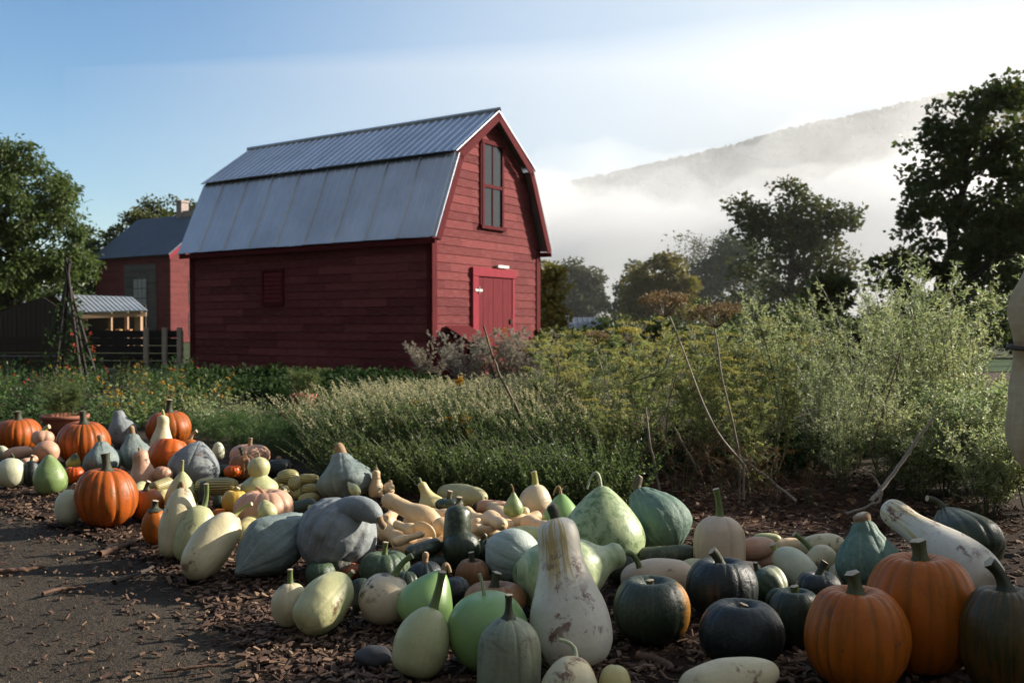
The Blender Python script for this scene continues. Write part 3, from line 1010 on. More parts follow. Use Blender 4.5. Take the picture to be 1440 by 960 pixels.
# --- blue van and timber frame beyond the shed
van = empty('parked_van', pp(28, 470, 52) * np.array([1, 1, 0])); tag(van, 'blue van with pale rounded roof half hidden behind the shed', 'van')
M['vanblue'] = simple_mat('van_blue', (.03, .09, .13), (.025, .07, .11), 2, .35)
M['vanroof'] = simple_mat('van_roof', (.55, .62, .68), (.5, .56, .62), 2, .3)
M['tyre'] = simple_mat('tyre_black', (.015, .015, .016), (.02, .02, .02), 5, .9)
def hull(g, sec, xs, mat=0):
    """loft: sections (y,z) outlines along x"""
    n = len(sec[0]); V = [(x, y, z) for x, s in zip(xs, sec) for y, z in s]
    g.add(V, [[i * n + j, i * n + (j + 1) % n, (i + 1) * n + (j + 1) % n, (i + 1) * n + j] for i in range(len(xs) - 1) for j in range(n)] , mat, True)
    g.add([V[j] for j in range(n)], [list(range(n))[::-1]], mat); g.add(V[-n:], [list(range(n))], mat)
def sec(w, z0, z1): return [(-w, z0), (w, z0), (w * 1.02, (z0 + z1) / 2), (w * .92, z1 - .05), (w * .8, z1), (-w * .8, z1), (-w * .92, z1 - .05), (-w * 1.02, (z0 + z1) / 2)]
g = Geo(); hull(g, [sec(.85, .4, 1.0), sec(.9, .35, 1.2), sec(.9, .35, 1.25), sec(.9, .35, 2.1), sec(.9, .35, 2.15), sec(.86, .4, 2.1)], [2.2, 2.1, 1.3, .7, -2.0, -2.1])
g.obj('body', M['vanblue'], van)
g = Geo(); hull(g, [sec(.7, 2.12, 2.2), sec(.8, 2.12, 2.42), sec(.8, 2.12, 2.5), sec(.75, 2.12, 2.3)], [.7, .2, -1.6, -2.0])
g.obj('roof', M['vanroof'], van)
for xx in (-1.4, 1.4):
    for yy in (-.85, .85):
        g = Geo(); tube(g, [(xx, yy - .1, .34), (xx, yy + .1, .34)], .34, 16, cap=0); g.obj('wheel', M['tyre'], van)
fr = Geo(); q = pp(5, 470, 49) * np.array([1, 1, 0])
for xx in (-.75, .3):
    box(fr, q, IX, IY, IZ, (xx - .08, -.08, 0), (xx + .08, .08, 3.1))
for zz in (2.0, 2.95):
    box(fr, q, IX, IY, IZ, (-.67, -.06, zz), (.22, .06, zz + .15))
fo = fr.obj('timber_frame', simple_mat('orange_timber', (.38, .2, .09), (.3, .16, .08), 4, .7)); tag(fo, 'tall orange timber frame at the left edge beyond the shed', 'frame')

# --- low dark building far behind the yellow fennel
q = pp(832, 470, 62) * np.array([1, 1, 0])
lowb = empty('low_barn', q); tag(lowb, 'low dark barn with blue grey roof far off right of the red barn', 'barn')
g = Geo(); box(g, (0, 0, 0), IX, IY, IZ, (-2.2, 0, 0), (2.4, 3, .9)); g.obj('wall', M['board'], lowb)
g = Geo(); rib_sheet(g, (-2.5, -.3, .75), (2.7, -.3, .75), (2.7, 1.6, 1.55), (-2.5, 1.6, 1.55), 14, .02, .03, .05)
rib_sheet(g, (-2.5, 3.3, .75), (2.7, 3.3, .75), (2.7, 1.61, 1.55), (-2.5, 1.61, 1.55), 14, .02, .03, .05)
g.obj('roof', M['roof2'], lowb)

# --- bean obelisk of dark poles
M['pole'] = simple_mat('dark_pole', (.025, .02, .018), (.04, .03, .025), 6, .8)
ob = empty('pole_obelisk', XG(100, 15)); tag(ob, 'dark wigwam of poles tied at the top with vines climbing it', 'plant support')
tops = P(97, 375, 15) - np.array(ob.location)
for k in range(6):
    a = k * math.pi / 3 + .3
    g = Geo(); b0 = np.array([.42 * math.cos(a), .42 * math.sin(a), 0]); t1 = np.array([-.05 - .05 * math.cos(a), -.05 * math.sin(a), tops[2] + .03 * k])
    mid = (b0 * .42 + t1 * .58)
    tube(g, [b0, mid, t1], [.028, .024, .018], 6); g.obj('pole', M['pole'], ob)
g = Geo(); tube(g, [(-.04, 0, 1.45), (-.04, 0, 1.6), (-.05, 0, 1.95)], [.03, .045, .03], 8); g.obj('tie', M['pole'], ob)
# ------------------------------------------------------------------ trees
M['bark'] = simple_mat('bark', (.055, .042, .032), (.035, .028, .022), 6, .9, .5, (4, 4, 1))
M['bark_grey'] = simple_mat('grey_bark', (.14, .125, .11), (.1, .09, .08), 6, .9, .4, (4, 4, 1))
M['lf_maple'] = leaf_mat('maple_leaf', (.04, .072, .025), (.075, .105, .03), .5, .5, (.10, .08, .02), .06)
M['lf_left'] = leaf_mat('willow_leaf', (.07, .115, .032), (.12, .165, .05), .5, .5)
M['lf_mid'] = leaf_mat('mid_leaf', (.06, .09, .03), (.10, .125, .04), .32, .5, (.12, .10, .02), .1)
M['lf_yel'] = leaf_mat('yellowing_leaf', (.15, .16, .035), (.24, .21, .04), .35, .5, (.2, .13, .03), .15)
M['lf_mist'] = leaf_mat('misty_tree_leaf', (.08, .105, .06), (.13, .15, .085), .35, .6)
M['lf_grey'] = leaf_mat('sparse_grey_leaf', (.10, .11, .075), (.14, .14, .10), .3, .6)
M['lf_dark'] = leaf_mat('dark_leaf', (.038, .068, .024), (.062, .092, .03), .42, .5)

def tree(name, base_u, Y, blobs, nclus, nleaf, leafsz, mat, label, cat='tree', seed=1, trunk_r=.18, bark='bark', group=None,
         ydepth=.8, droop=0.0, sub=.55, hollow=0.25, base=None):
    """blobs: (u, v, r_px[, squash]) in the photo at distance Y; crown of leaf clusters on limbs from one trunk"""
    rg = np.random.default_rng(seed)
    B = XG(base_u, Y) if base is None else np.array(base, float)
    root = empty(name, B); tag(root, label, cat, group)
    bl = []
    for b in blobs:
        c = P(b[0], b[1], Y) - B; r_ = b[2] / FPX * Y
        bl.append((c + np.array([0, rg.uniform(-.35, .35) * r_, 0]), r_, b[3] if len(b) > 3 else 1.0))
    top = max(c[2] + r_ * .3 for c, r_, s in bl)
    ctr = sum(c * r_ for c, r_, s in bl) / sum(r_ for c, r_, s in bl)
    g = Geo()
    tp = [np.array([0, 0, -.1]), np.array([ctr[0] * .15, ctr[1] * .15, top * .3]), np.array([ctr[0] * .6, ctr[1] * .6, top * .6]), np.array([ctr[0] * .9, ctr[1], top * .9])]
    tt = np.linspace(0, 1, 14)
    TP = np.stack([np.interp(tt, [0, .33, .66, 1], [p[k] for p in tp]) for k in range(3)], 1)
    TP[1:, :2] += rg.normal(size=(13, 2)) * trunk_r * .35
    tube(g, TP, trunk_r * (1.15 - tt * .98), 8)
    W = np.array([r_ ** 2 * (.6 + .4 * s) for c, r_, s in bl]); W /= W.sum()
    lg = Geo()
    CC = []
    for i in range(nclus):
        c, r_, s = bl[rg.choice(len(bl), p=W)]
        d = unit(rg.normal(size=3)[None])[0]
        q = c + d * r_ * np.array([1, ydepth, s]) * (hollow + (1 - hollow) * rg.random() ** .45) * rg.uniform(.8, 1.12)
        if q[2] < .3: q[2] = rg.uniform(.3, .8)
        CC.append((q, r_))
    for i, (q, r_) in enumerate(CC):
        if i % 5 == 0:
            zt = np.clip(q[2] - np.hypot(q[0], q[1]) * .55 - .2, .12 * top, .93 * top)
            k = np.interp(zt, TP[:, 2], np.arange(len(TP)))
            a = TP[int(k)]
            mid = (a + q) / 2 + np.array([0, 0, .12 * np.linalg.norm(q - a)]) + rg.normal(size=3) * .3
            Q = bez(a, mid, q, 6)
            tube(g, Q, np.linspace(trunk_r * (.12 + .2 * (1 - zt / top)), .012, 6), 5)
        n = int(nleaf * rg.uniform(.6, 1.4))
        cr = sub * rg.uniform(.6, 1.35)
        o = unit(rg.normal(size=(n, 3))) * (rg.random((n, 1)) ** .5) * cr * np.array([1.15, 1.0, .62])
        o[:, 2] -= droop * rg.random(n) * cr * 2.2
        D = unit(o) + rg.normal(size=(n, 3)) * .8 + np.array([0, 0, -.25 - droop])
        sz = leafsz * rg.uniform(.6, 1.3, n)
        leaves(lg, rg, q + o, D, sz, sz * (.75 if droop < .2 else .4))
    g.obj('trunk', M[bark], root)
    lg.obj('crown', M[mat], root)
    return root

tree('maple_tree', 1318, 32, [(1345, 165, 52), (1410, 175, 60), (1300, 230, 45), (1370, 250, 75), (1440, 260, 80), (1290, 300, 48, .8), (1350, 330, 80), (1430, 350, 85), (1262, 375, 48, .6), (1310, 410, 60, .7), (1395, 420, 80, .7)],
     250, 75, .21, 'lf_maple', 'tall dark broad maple standing at the right against the fog', seed=3, trunk_r=.26, sub=.5)
tree('maple_tree', 1500, 34, [(1470, 160, 60), (1500, 260, 90), (1490, 370, 100), (1560, 300, 90), (1445, 135, 14)], 130, 70, .22, 'lf_maple', 'dark maple cut by the right edge of the picture', seed=4, trunk_r=.26, sub=.55)
tree('broad_tree', 1110, 52, [(1062, 305, 26), (1045, 300, 14), (1128, 306, 34), (1166, 314, 30), (1195, 308, 14), (1112, 352, 44), (1160, 368, 38), (1117, 268, 13), (1108, 262, 11), (1124, 284, 20), (1056, 296, 22), (1072, 318, 20), (1190, 318, 18), (1085, 395, 60), (1140, 410, 45), (1118, 272, 12), (1110, 256, 8), (1090, 335, 34), (1140, 345, 40)],
     190, 55, .26, 'lf_mid', 'wispy topped green tree in the middle of the far row', seed=5, trunk_r=.28, sub=.72)
tree('dark_tree', 1035, 78, [(1025, 365, 32), (1050, 375, 42), (1000, 385, 28), (1040, 420, 60, .7), (985, 425, 30)], 190, 65, .29, 'lf_dark', 'dense dark green tree left of the wispy tall tree', seed=6, trunk_r=.26, sub=.8)
tree('grey_tree', 972, 84, [(965, 345, 24), (990, 350, 28), (945, 352, 14), (975, 380, 32), (985, 415, 30)], 80, 22, .24, 'lf_grey', 'thin half bare grey tree showing its branches in the mist', seed=7, trunk_r=.2, bark='bark_grey', sub=.95, hollow=.1)
tree('yellowing_tree', 925, 62, [(935, 385, 28), (905, 395, 24), (950, 405, 26), (915, 425, 40), (895, 445, 26), (940, 440, 38)], 170, 65, .28, 'lf_yel', 'rounded yellow green tree below the half bare grey tree', seed=8, trunk_r=.24, sub=.68)
tree('dark_tree', 898, 72, [(900, 385, 20), (885, 405, 18), (880, 435, 22)], 40, 50, .27, 'lf_dark', 'small dark tree behind the yellow green tree', seed=9, trunk_r=.18, sub=.66)
tree('misty_tree', 815, 82, [(812, 380, 20), (800, 395, 22), (828, 400, 24), (812, 425, 34), (840, 430, 14)], 150, 60, .3, 'lf_mist', 'round pale misty tree just right of the red barn', seed=10, trunk_r=.22, sub=.75)
tree('small_tree', 1165, 30, [(1165, 400, 20), (1150, 420, 22), (1182, 415, 18), (1165, 445, 30, .7)], 60, 50, .17, 'lf_mid', 'small round green tree in front of the tall wispy tree', seed=11, trunk_r=.09, sub=.35)
tree('slim_tree', 775, 27, [(770, 385, 16), (776, 410, 20), (772, 440, 24), (782, 470, 26), (770, 490, 22)], 70, 50, .15, 'lf_yel', 'slim yellowing shrub tree against the right side of the barn', seed=12, trunk_r=.06, sub=.3)
for i, (u, v, r_, Y, lb) in enumerate([(1215, 462, 44, 33, 'low dark bush left of the broad maple trunk'), (1290, 452, 55, 30, 'dark bush under the broad maple crown'), (1365, 445, 60, 28, 'dark bush behind the lawn strip'),
                                       (1440, 455, 55, 30, 'dark bush at the right edge behind the lawn'), (1120, 452, 48, 36, 'dark bush below the tall wispy tree'), (1010, 452, 46, 36, 'dark bush behind the brown seed heads'), (880, 462, 34, 40, 'green bush behind the yellow green umbel'), (785, 498, 22, 22, 'green bush beside the foot of the barn gable')]):
    tree('bush', u, Y, [(u, v, r_, .7), (u + r_ * .6, v + 8, r_ * .7, .7), (u - r_ * .6, v + 10, r_ * .7, .7), (u, v + 25, r_ * .9, .6)], 55, 50, .15, 'lf_dark' if i < 6 else 'lf_mid', lb, 'bush', 20 + i, .06, sub=.35)
BUSH2 = [(850, 478, 30, 24, 'dark green shrub at the far left behind the dill'), (930, 474, 34, 22, 'dark green shrub behind the taller brown seed head'), (1010, 474, 36, 23, 'dark green shrub behind the rust brown seed head'), (1090, 474, 36, 21, 'dark green shrub behind the middle of the dill'), (1170, 472, 38, 22, 'dark green shrub behind the left airy plants'), (1250, 470, 40, 21, 'dark green shrub behind the middle airy plants'), (1330, 470, 40, 22, 'dark green shrub behind the right airy plants')]
for i, (u, v, r_, Y, lb) in enumerate(BUSH2):
    tree('shrub', u, Y, [(u, v, r_, .8), (u + r_ * .8, v + 6, r_ * .8, .7), (u - r_ * .8, v + 6, r_ * .8, .7), (u, v + 24, r_ * 1.1, .5)], 60, 50, .13, 'lf_dark', lb, 'shrub', 60 + i, .05, sub=.32)
# left side
tree('willow_tree', 15, 45, [(5, 215, 40), (-50, 240, 60), (55, 250, 38), (85, 275, 30), (20, 290, 60), (95, 310, 26), (60, 335, 55), (0, 370, 70), (90, 365, 36), (40, 400, 60, .8), (-80, 330, 80), (-60, 400, 80, .8)],
     600, 70, .27, 'lf_left', 'big leafy green tree at the left edge', seed=13, trunk_r=.3, droop=.35, sub=.6, hollow=.35)
tree('dark_tree', 125, 62, [(118, 340, 22), (128, 370, 26), (110, 395, 34), (140, 400, 22)], 70, 50, .24, 'lf_dark', 'dark low tree between the big left tree and the house', seed=14, trunk_r=.16, sub=.6)
tree('far_tree', 175, 84, [(170, 325, 24), (190, 312, 18), (152, 345, 22), (205, 330, 30), (170, 370, 40)], 70, 55, .34, 'lf_mid', 'leafy tree rising behind the left end of the house roof', seed=15, trunk_r=.2, sub=.7)
tree('far_tree', 225, 88, [(212, 290, 14), (236, 285, 17), (225, 305, 22), (235, 340, 40)], 60, 50, .34, 'lf_mid', 'tree top showing behind the pale house chimney', seed=16, trunk_r=.2, sub=.7)
tree('far_tree', 268, 90, [(266, 287, 11), (275, 305, 18), (275, 340, 30)], 36, 45, .34, 'lf_mid', 'tree top between the house roof and the barn', seed=17, trunk_r=.18, sub=.7)
# trees standing outside the frame on the sun's side: they shade the near ground
def shade_tree(x, y, h, w, seed, nc=120):
    rg = np.random.default_rng(seed)
    bl = []
    for k in range(8):
        a = rg.uniform(0, 6.28); z = rg.uniform(.42, .92) * h
        rr = w * .5 * rg.uniform(.3, .75)
        bl.append((x + math.cos(a) * rr, y + math.sin(a) * rr, z, w * rg.uniform(.25, .36)))
    Y = y
    blobs = []
    root = tree('maple_tree', 0, Y, [(720 + FPX * b[0] / b[1], 457 - FPX * (b[2] - CAMZ) / b[1], b[3] / b[1] * FPX, .8) for b in bl], nc, 70, .26, 'lf_maple',
                'maple beyond the right side of the picture shading the front pumpkins', seed=seed, trunk_r=.25, sub=.6, group='shade maples beyond the right side', base=(x, y, 0))
    return root
SHADE = [(19.5, 8.4, 8.4, 4.6, 31), (24.5, 9.6, 10.0, 5.0, 32), (15.0, 5.9, 9.0, 4.4, 33)]
for a in SHADE: shade_tree(*a)
# ------------------------------------------------------------------ plants
M['herb'] = leaf_mat('herb_green', (.075, .13, .04), (.13, .18, .07), .5, .45)
M['herbstem'] = simple_mat('herb_stem', (.10, .12, .05), (.08, .095, .04), 12, .7)
M['spike'] = leaf_mat('pale_spike', (.40, .38, .26), (.54, .52, .37), .45, .7)
M['dill'] = leaf_mat('dill_green', (.19, .25, .09), (.32, .36, .17), .55, .45)
M['umbel'] = leaf_mat('umbel_yellow', (.52, .46, .11), (.42, .40, .13), .3, .6)
M['airy'] = leaf_mat('airy_green', (.17, .25, .10), (.40, .46, .27), .55, .4, (.55, .57, .47), .14)
M['bud'] = leaf_mat('tan_bud', (.36, .27, .14), (.28, .22, .10), .2, .6)
M['silver'] = leaf_mat('silver_grey', (.30, .295, .275), (.42, .39, .38), .4, .6, (.33, .29, .28), .10)
M['lush'] = leaf_mat('lush_green', (.045, .115, .028), (.085, .165, .045), .35, .45)
M['broad'] = leaf_mat('broad_green', (.02, .046, .016), (.034, .066, .022), .3, .8, spec=.15)
M['flyellow'] = leaf_mat('yellow_petal', (.5, .30, .025), (.42, .24, .025), .3, .5)
M['florange'] = leaf_mat('orange_petal', (.42, .12, .03), (.38, .07, .035), .3, .5)
M['flpale'] = leaf_mat('pale_petal', (.55, .55, .32), (.42, .45, .2), .3, .5)
M['drystem'] = simple_mat('dry_stem', (.19, .14, .09), (.12, .09, .06), 12, .7, .2, (8, 8, 1))
M['palestem'] = simple_mat('pale_dead_stem', (.36, .31, .25), (.25, .20, .16), 12, .6, .2, (8, 8, 1))
M['greenstem'] = simple_mat('green_stem', (.08, .10, .045), (.11, .11, .05), 12, .6)
M['brownseed'] = leaf_mat('brown_seed', (.30, .235, .14), (.22, .15, .085), .25, .7)
M['rust'] = leaf_mat('rust_leaf', (.16, .07, .03), (.10, .05, .025), .3, .7)

def rnd(rg, lo, hi, n): return rg.uniform(lo, hi, n)

def spike_mesh(seed, n, h, lean, rad=.32, fwd=0.0):
    rg = np.random.default_rng(seed)
    a = rnd(rg, 0, 6.28, n); r_ = rad * np.sqrt(rg.random(n))
    A = np.stack([r_ * np.cos(a) * .7, r_ * np.sin(a), np.zeros(n)], 1)
    hh = h * rnd(rg, .72, 1.08, n)
    C = A + np.stack([lean * hh + r_ * np.cos(a) * .8 + rg.normal(size=n) * .1, np.sin(a) * r_ * .9 + rg.normal(size=n) * .09 - fwd * hh, hh], 1)
    Bm = (A + C) / 2 + np.stack([-lean * hh * .15, np.zeros(n), hh * .12], 1)
    g = Geo(); s = Geo()
    Q = stems(g, A, Bm, C, .0022, .0012, 6, 1)
    for k in range(34):
        t = rg.random(n) * .84 + .03
        i = t * 5; i0 = i.astype(int); f = (i - i0)[:, None]
        p = Q[np.arange(n), i0] * (1 - f) + Q[np.arange(n), np.minimum(i0 + 1, 5)] * f
        D = rg.normal(size=(n, 3)) + np.array([lean * .3, 0, .3])
        leaves(g, rg, p, D, rnd(rg, .018, .036, n), rnd(rg, .009, .016, n), 0)
    for k in range(22):
        t = 1 - rg.random(n) * .17
        i = np.minimum(t * 5, 4.999); i0 = i.astype(int); f = (i - i0)[:, None]
        p = Q[np.arange(n), i0] * (1 - f) + Q[np.arange(n), i0 + 1] * f + rg.normal(size=(n, 3)) * .0035
        keep = (np.arange(n) % 10 < 5)
        leaves(s, rg, p[keep], (rg.normal(size=(n, 3)) + np.array([0, 0, .5]))[keep], rnd(rg, .009, .02, keep.sum()), rnd(rg, .006, .012, keep.sum()), 0)
    return g.mesh('herb_foliage', [M['herb'], M['herbstem']]), s.mesh('herb_spikes', [M['spike']])

def feather(g, rg, A, D, L, n, spread, w=.0022, mat=0):
    """a feathery frond cloud: hair-thin leaflets along a short rib"""
    m = len(A)
    t = rg.random((m, n, 1))
    p = A[:, None] + D[:, None] * L[:, None, None] * t
    d = D[:, None] * .8 + rg.normal(size=(m, n, 3)) * .75
    ln = spread * rg.uniform(.4, 1.1, (m, n)) * (1.1 - .6 * t[..., 0])
    leaves(g, rg, p.reshape(-1, 3), d.reshape(-1, 3), ln.ravel(), np.full(m * n, w), mat, 0)

def umbel(g, rg, c, rad, nray, nfl, fsz, smat=1, fmat=2, up=np.array([0, 0, 1.0]), dome=.25, raylen=None):
    a = rnd(rg, 0, 6.28, nray); rr = rad * np.sqrt(rg.random(nray))
    e1 = unit(np.cross(up, [0.2, 1, 0.1])[None])[0]; e2 = np.cross(up, e1)
    T = c + rr[:, None] * (np.cos(a)[:, None] * e1 + np.sin(a)[:, None] * e2) + up * (rad * dome * (1 - (rr / rad) ** 2))[:, None]
    base = c - up * (raylen or rad * .7)
    A = np.repeat(base[None], nray, 0)
    stems(g, A, (A * .5 + T * .5) - up * rad * .12, T, .0016, .001, 4, smat)
    for k in range(nfl):
        leaves(g, rg, T + rg.normal(size=(nray, 3)) * rad * .09, rg.normal(size=(nray, 3)) + up * .6, fsz * rnd(rg, .6, 1.3, nray), fsz * .6, fmat)

def dill_meshes(seed, h, nst, dens=1.0, frondw=.0024, rad=.22, umb=True, mat='dill', um='umbel', usz=.072, sprawl=.25):
    rg = np.random.default_rng(seed)
    a = rnd(rg, 0, 6.28, nst)
    A = np.stack([rad * .4 * np.cos(a), rad * .4 * np.sin(a), np.zeros(nst)], 1)
    hh = h * rnd(rg, .7, 1.05, nst)
    C = A + np.stack([np.cos(a) * sprawl * hh * rnd(rg, .3, 1.3, nst), np.sin(a) * sprawl * hh * rnd(rg, .3, 1.3, nst), hh], 1)
    Bm = (A + C) / 2 + np.stack([-np.cos(a) * .06, -np.sin(a) * .06, hh * .1], 1)
    g = Geo(); s = Geo()
    Q = stems(g, A, Bm, C, .0045, .002, 8, 1)
    nb = int(9 * dens)
    for k in range(nb):
        t = rnd(rg, .12, .97, nst) * 7
        i0 = np.minimum(t.astype(int), 6); f = (t - i0)[:, None]
        p = Q[np.arange(nst), i0] * (1 - f) + Q[np.arange(nst), i0 + 1] * f
        D = unit(np.stack([rg.normal(size=nst), rg.normal(size=nst), rnd(rg, .2, 1.1, nst)], 1))
        L = rnd(rg, .10, .26, nst) * (1.15 - t / 9)
        E = p + D * L[:, None]
        stems(g, p, (p + E) / 2 + np.array([0, 0, .02]), E, .0016, .0008, 4, 1)
        feather(g, rg, p, D, L * 1.1, int(26 * dens), .055, frondw)
    if umb:
        for i in range(nst):
            if rg.random() < .6:
                umbel(s, rg, C[i] + np.array([0, 0, .03]), usz * rg.uniform(.7, 1.5), 20, 5, .014, 1, 0)
        for k in range(nst):
            p = Q[k, 5]; e = p + np.array([rg.normal() * .1, rg.normal() * .1, .13])
            stems(g, p[None], ((p + e) / 2)[None], e[None], .002, .001, 4, 1)
            umbel(s, rg, e + np.array([0, 0, .02]), usz * .7 * rg.uniform(.7, 1.3), 14, 5, .013, 1, 0)
    return g.mesh('frond_foliage', [M[mat], M['greenstem']]), (s.mesh('umbels', [M[um], M['greenstem']]) if umb else None)

def airy_meshes(seed, h, nst, sprawl=.35, mat='airy', buds=True, dens=1.0, fine=.0026):
    rg = np.random.default_rng(seed)
    a = rnd(rg, 0, 6.28, nst)
    A = np.stack([.05 * np.cos(a), .05 * np.sin(a), np.zeros(nst)], 1)
    hh = h * rnd(rg, .6, 1.05, nst)
    k_ = rnd(rg, .1, 1.2, nst)
    C = A + np.stack([np.cos(a) * sprawl * hh * k_, np.sin(a) * sprawl * hh * k_, hh], 1)
    Bm = (A + C) / 2 + np.stack([np.cos(a) * -.08 * hh, np.sin(a) * -.08 * hh, hh * .12], 1)
    g = Geo(); s = Geo()
    Q = stems(g, A, Bm, C, .005, .0016, 8, 1)
    for k in range(int(15 * dens)):
        t = rnd(rg, .15, .99, nst) * 7
        i0 = np.minimum(t.astype(int), 6); f = (t - i0)[:, None]
        p = Q[np.arange(nst), i0] * (1 - f) + Q[np.arange(nst), i0 + 1] * f
        D = unit(np.stack([rg.normal(size=nst), rg.normal(size=nst), rnd(rg, .4, 1.6, nst)], 1))
        L = rnd(rg, .10, .30, nst) * (1.25 - t / 8.5)
        E = p + D * L[:, None]
        stems(g, p, (p + E) / 2 + np.array([0, 0, .015]), E, .0016, .0007, 4, 1)
        feather(g, rg, p, D, L, 18, .046, fine)
        if buds:
            keep = rg.random(nst) < .35
            if keep.any():
                for q in range(4):
                    leaves(s, rg, E[keep], rg.normal(size=(keep.sum(), 3)) + np.array([0, 0, .7]), np.full(keep.sum(), .013), .008)
    return g.mesh('airy_foliage', [M[mat], M['greenstem']]), (s.mesh('buds', [M['bud']]) if buds else None)

def leafy_meshes(seed, h, rad, n, lsz, mat, flowers=None, nf=0, fsz=.03, aspect=.6, fh=1.0, petals=7):
    rg = np.random.default_rng(seed)
    a = rnd(rg, 0, 6.28, n); r_ = rad * np.sqrt(rg.random(n)); hh = h * rnd(rg, .35, 1.0, n) * (1 - .45 * (r_ / rad) ** 2)
    A = np.stack([r_ * np.cos(a) * .45, r_ * np.sin(a) * .45, np.zeros(n)], 1)
    C = np.stack([r_ * np.cos(a), r_ * np.sin(a), hh], 1)
    g = Geo()
    Q = stems(g, A, (A + C) / 2 + np.array([0, 0, .05]), C, .003, .0015, 4, 1)
    for k in range(4):
        p = Q[np.arange(n), rg.integers(1, 4, n)]
        D = np.stack([np.cos(a), np.sin(a), rnd(rg, -.3, .9, n)], 1) + rg.normal(size=(n, 3)) * .6
        leaves(g, rg, p, D, lsz * rnd(rg, .6, 1.3, n), lsz * aspect * rnd(rg, .7, 1.2, n), 0, .12)
    s = None
    if flowers:
        s = Geo()
        i = rg.choice(n, nf)
        T = C[i] * np.array([1, 1, fh]) + np.array([0, 0, .05]) + rg.normal(size=(nf, 3)) * .03
        stems(s, C[i], (C[i] + T) / 2, T, .002, .0015, 3, 1)
        for k in range(petals):
            leaves(s, rg, T, rg.normal(size=(nf, 3)) + np.array([0, -.4, .25]), fsz, fsz * .7, 0)
        s = s.mesh('flowers', [M[flowers], M['greenstem']])
    return g.mesh('leafy_foliage', [M[mat], M['greenstem']]), s

def plant(name, meshes, names, loc, rz, sc, label, cat, group=None):
    r_ = empty(name, loc, rz); r_.scale = (sc, sc, sc)
    for me, nm in zip(meshes, names):
        if me is None: continue
        x_ = link(nm, me, r_)
        if nm in ('flowers', 'buds', 'umbels', 'flower_spikes'): x_['kind'] = 'stuff'
    tag(r_, label, cat, group)
    return r_

pr = np.random.default_rng(99)
# hedge of pale spiked herb leaning left
SPK = [spike_mesh(100 + i, 100, .58, -.17) for i in range(4)]
SPF = [(spike_mesh(110 + i, 90, .40, -.12, .30, .25)[0], None) for i in range(3)]
SPOT = []
for j, (Yc, us) in enumerate([(6.3, (520, 585, 650, 715, 780, 835)), (6.9, (480, 535, 590, 645, 700, 755, 805)), (7.6, (480, 520, 565, 615, 665, 715, 765, 815)), (8.3, (500, 550, 600, 650, 700, 750, 800))]):
    for u in us: SPOT.append((u + pr.uniform(-9, 9), Yc + pr.uniform(-.15, .15)))
for u in (500, 560, 620, 680, 740, 800, 850): SPOT.append((u, 5.75 + (640 - u) * .0015))
for i, (u, Y) in enumerate(SPOT):
    s = pr.uniform(.9, 1.05) * (.82 if u < 510 else 1)
    plant('spiked_herb', SPF[i % 3] if Y < 6.1 else SPK[i % 4], ('foliage', 'flower_spikes'), XG(u, Y), pr.uniform(-.25, .25), s, 'clump of leaning herb with pale flower spikes in the hedge behind the squash', 'herb', 'pale spiked herb hedge behind the squash')
for i, (u, v, Y) in enumerate([(585, 568, 6.6), (645, 535, 7.6), (635, 592, 6.2), (655, 590, 6.2), (555, 592, 6.5), (660, 610, 6.1)]):
    g = Geo(); c = P(u, v, Y); b_ = XG(u + 14, Y)
    tube(g, bez(b_, (b_ + c) / 2 + np.array([.02, 0, .05]), c, 6), [.003] * 6, 5, 1)
    for k in range(3):
        leaves(g, pr, c[None] + pr.normal(size=(14, 3)) * .014, pr.normal(size=(14, 3)) + np.array([.3, -.4, .3]), .035, .022, 0)
    o = g.obj('yellow_flower', [M['flyellow'], M['greenstem']]); tag(o, 'small yellow flower nodding among the pale spiked herb', 'flower', 'yellow flowers in the herb hedge')

# yellow green fennel and dill
DIL = [dill_meshes(200 + i, .98, 11, 1.4, .0085, sprawl=.36) for i in range(5)]
sp = [(800, 7.6, .95), (845, 6.9, .86), (885, 7.9, 1.06), (930, 6.9, .90), (968, 7.7, 1.02), (1010, 6.6, .86), (1040, 7.5, 1.02), (1080, 6.4, .82), (815, 8.9, 1.0), (905, 9.2, 1.1), (985, 9.0, 1.1), (1065, 8.6, 1.1), (860, 6.1, .55), (1055, 5.8, .6), (790, 10.2, 1.08), (950, 10.4, 1.12), (1110, 9.8, 1.15)]
for i, (u, Y, s) in enumerate(sp):
    plant('dill_plant', DIL[i % 5], ('fronds', 'umbels'), XG(u, Y), pr.uniform(0, 6.28), s * pr.uniform(.93, 1.05), 'feathery yellow green dill with flat yellow umbels behind the squash', 'dill', 'feathery dill plants with yellow umbels')
# tall airy silver green plants
AIR = [airy_meshes(300 + i, 1.3, 16, .40, dens=1.3, fine=.0072) for i in range(5)]
sp = [(1112, 7.0, 1.0), (1150, 6.2, .80), (1200, 6.7, .92), (1236, 7.4, 1.12), (1275, 6.5, .98), (1318, 7.2, 1.2), (1350, 6.6, 1.0), (1185, 5.7, .60), (1250, 5.6, .62), (1075, 7.9, .98), (1030, 8.4, .95), (1170, 8.6, 1.1), (1270, 8.4, 1.2), (1340, 8.2, 1.2)]
for i, (u, Y, s) in enumerate(sp):
    plant('airy_plant', AIR[i % 5], ('fronds', 'buds'), XG(u, Y), pr.uniform(0, 6.28), s * pr.uniform(.96, 1.04), 'tall airy feathery plant with tiny tan buds at the right', 'plant', 'tall airy feathery plants at the right')
LOWA = [airy_meshes(340 + i, .62, 20, .6, 'airy', True, 1.2, .0095) for i in range(3)]
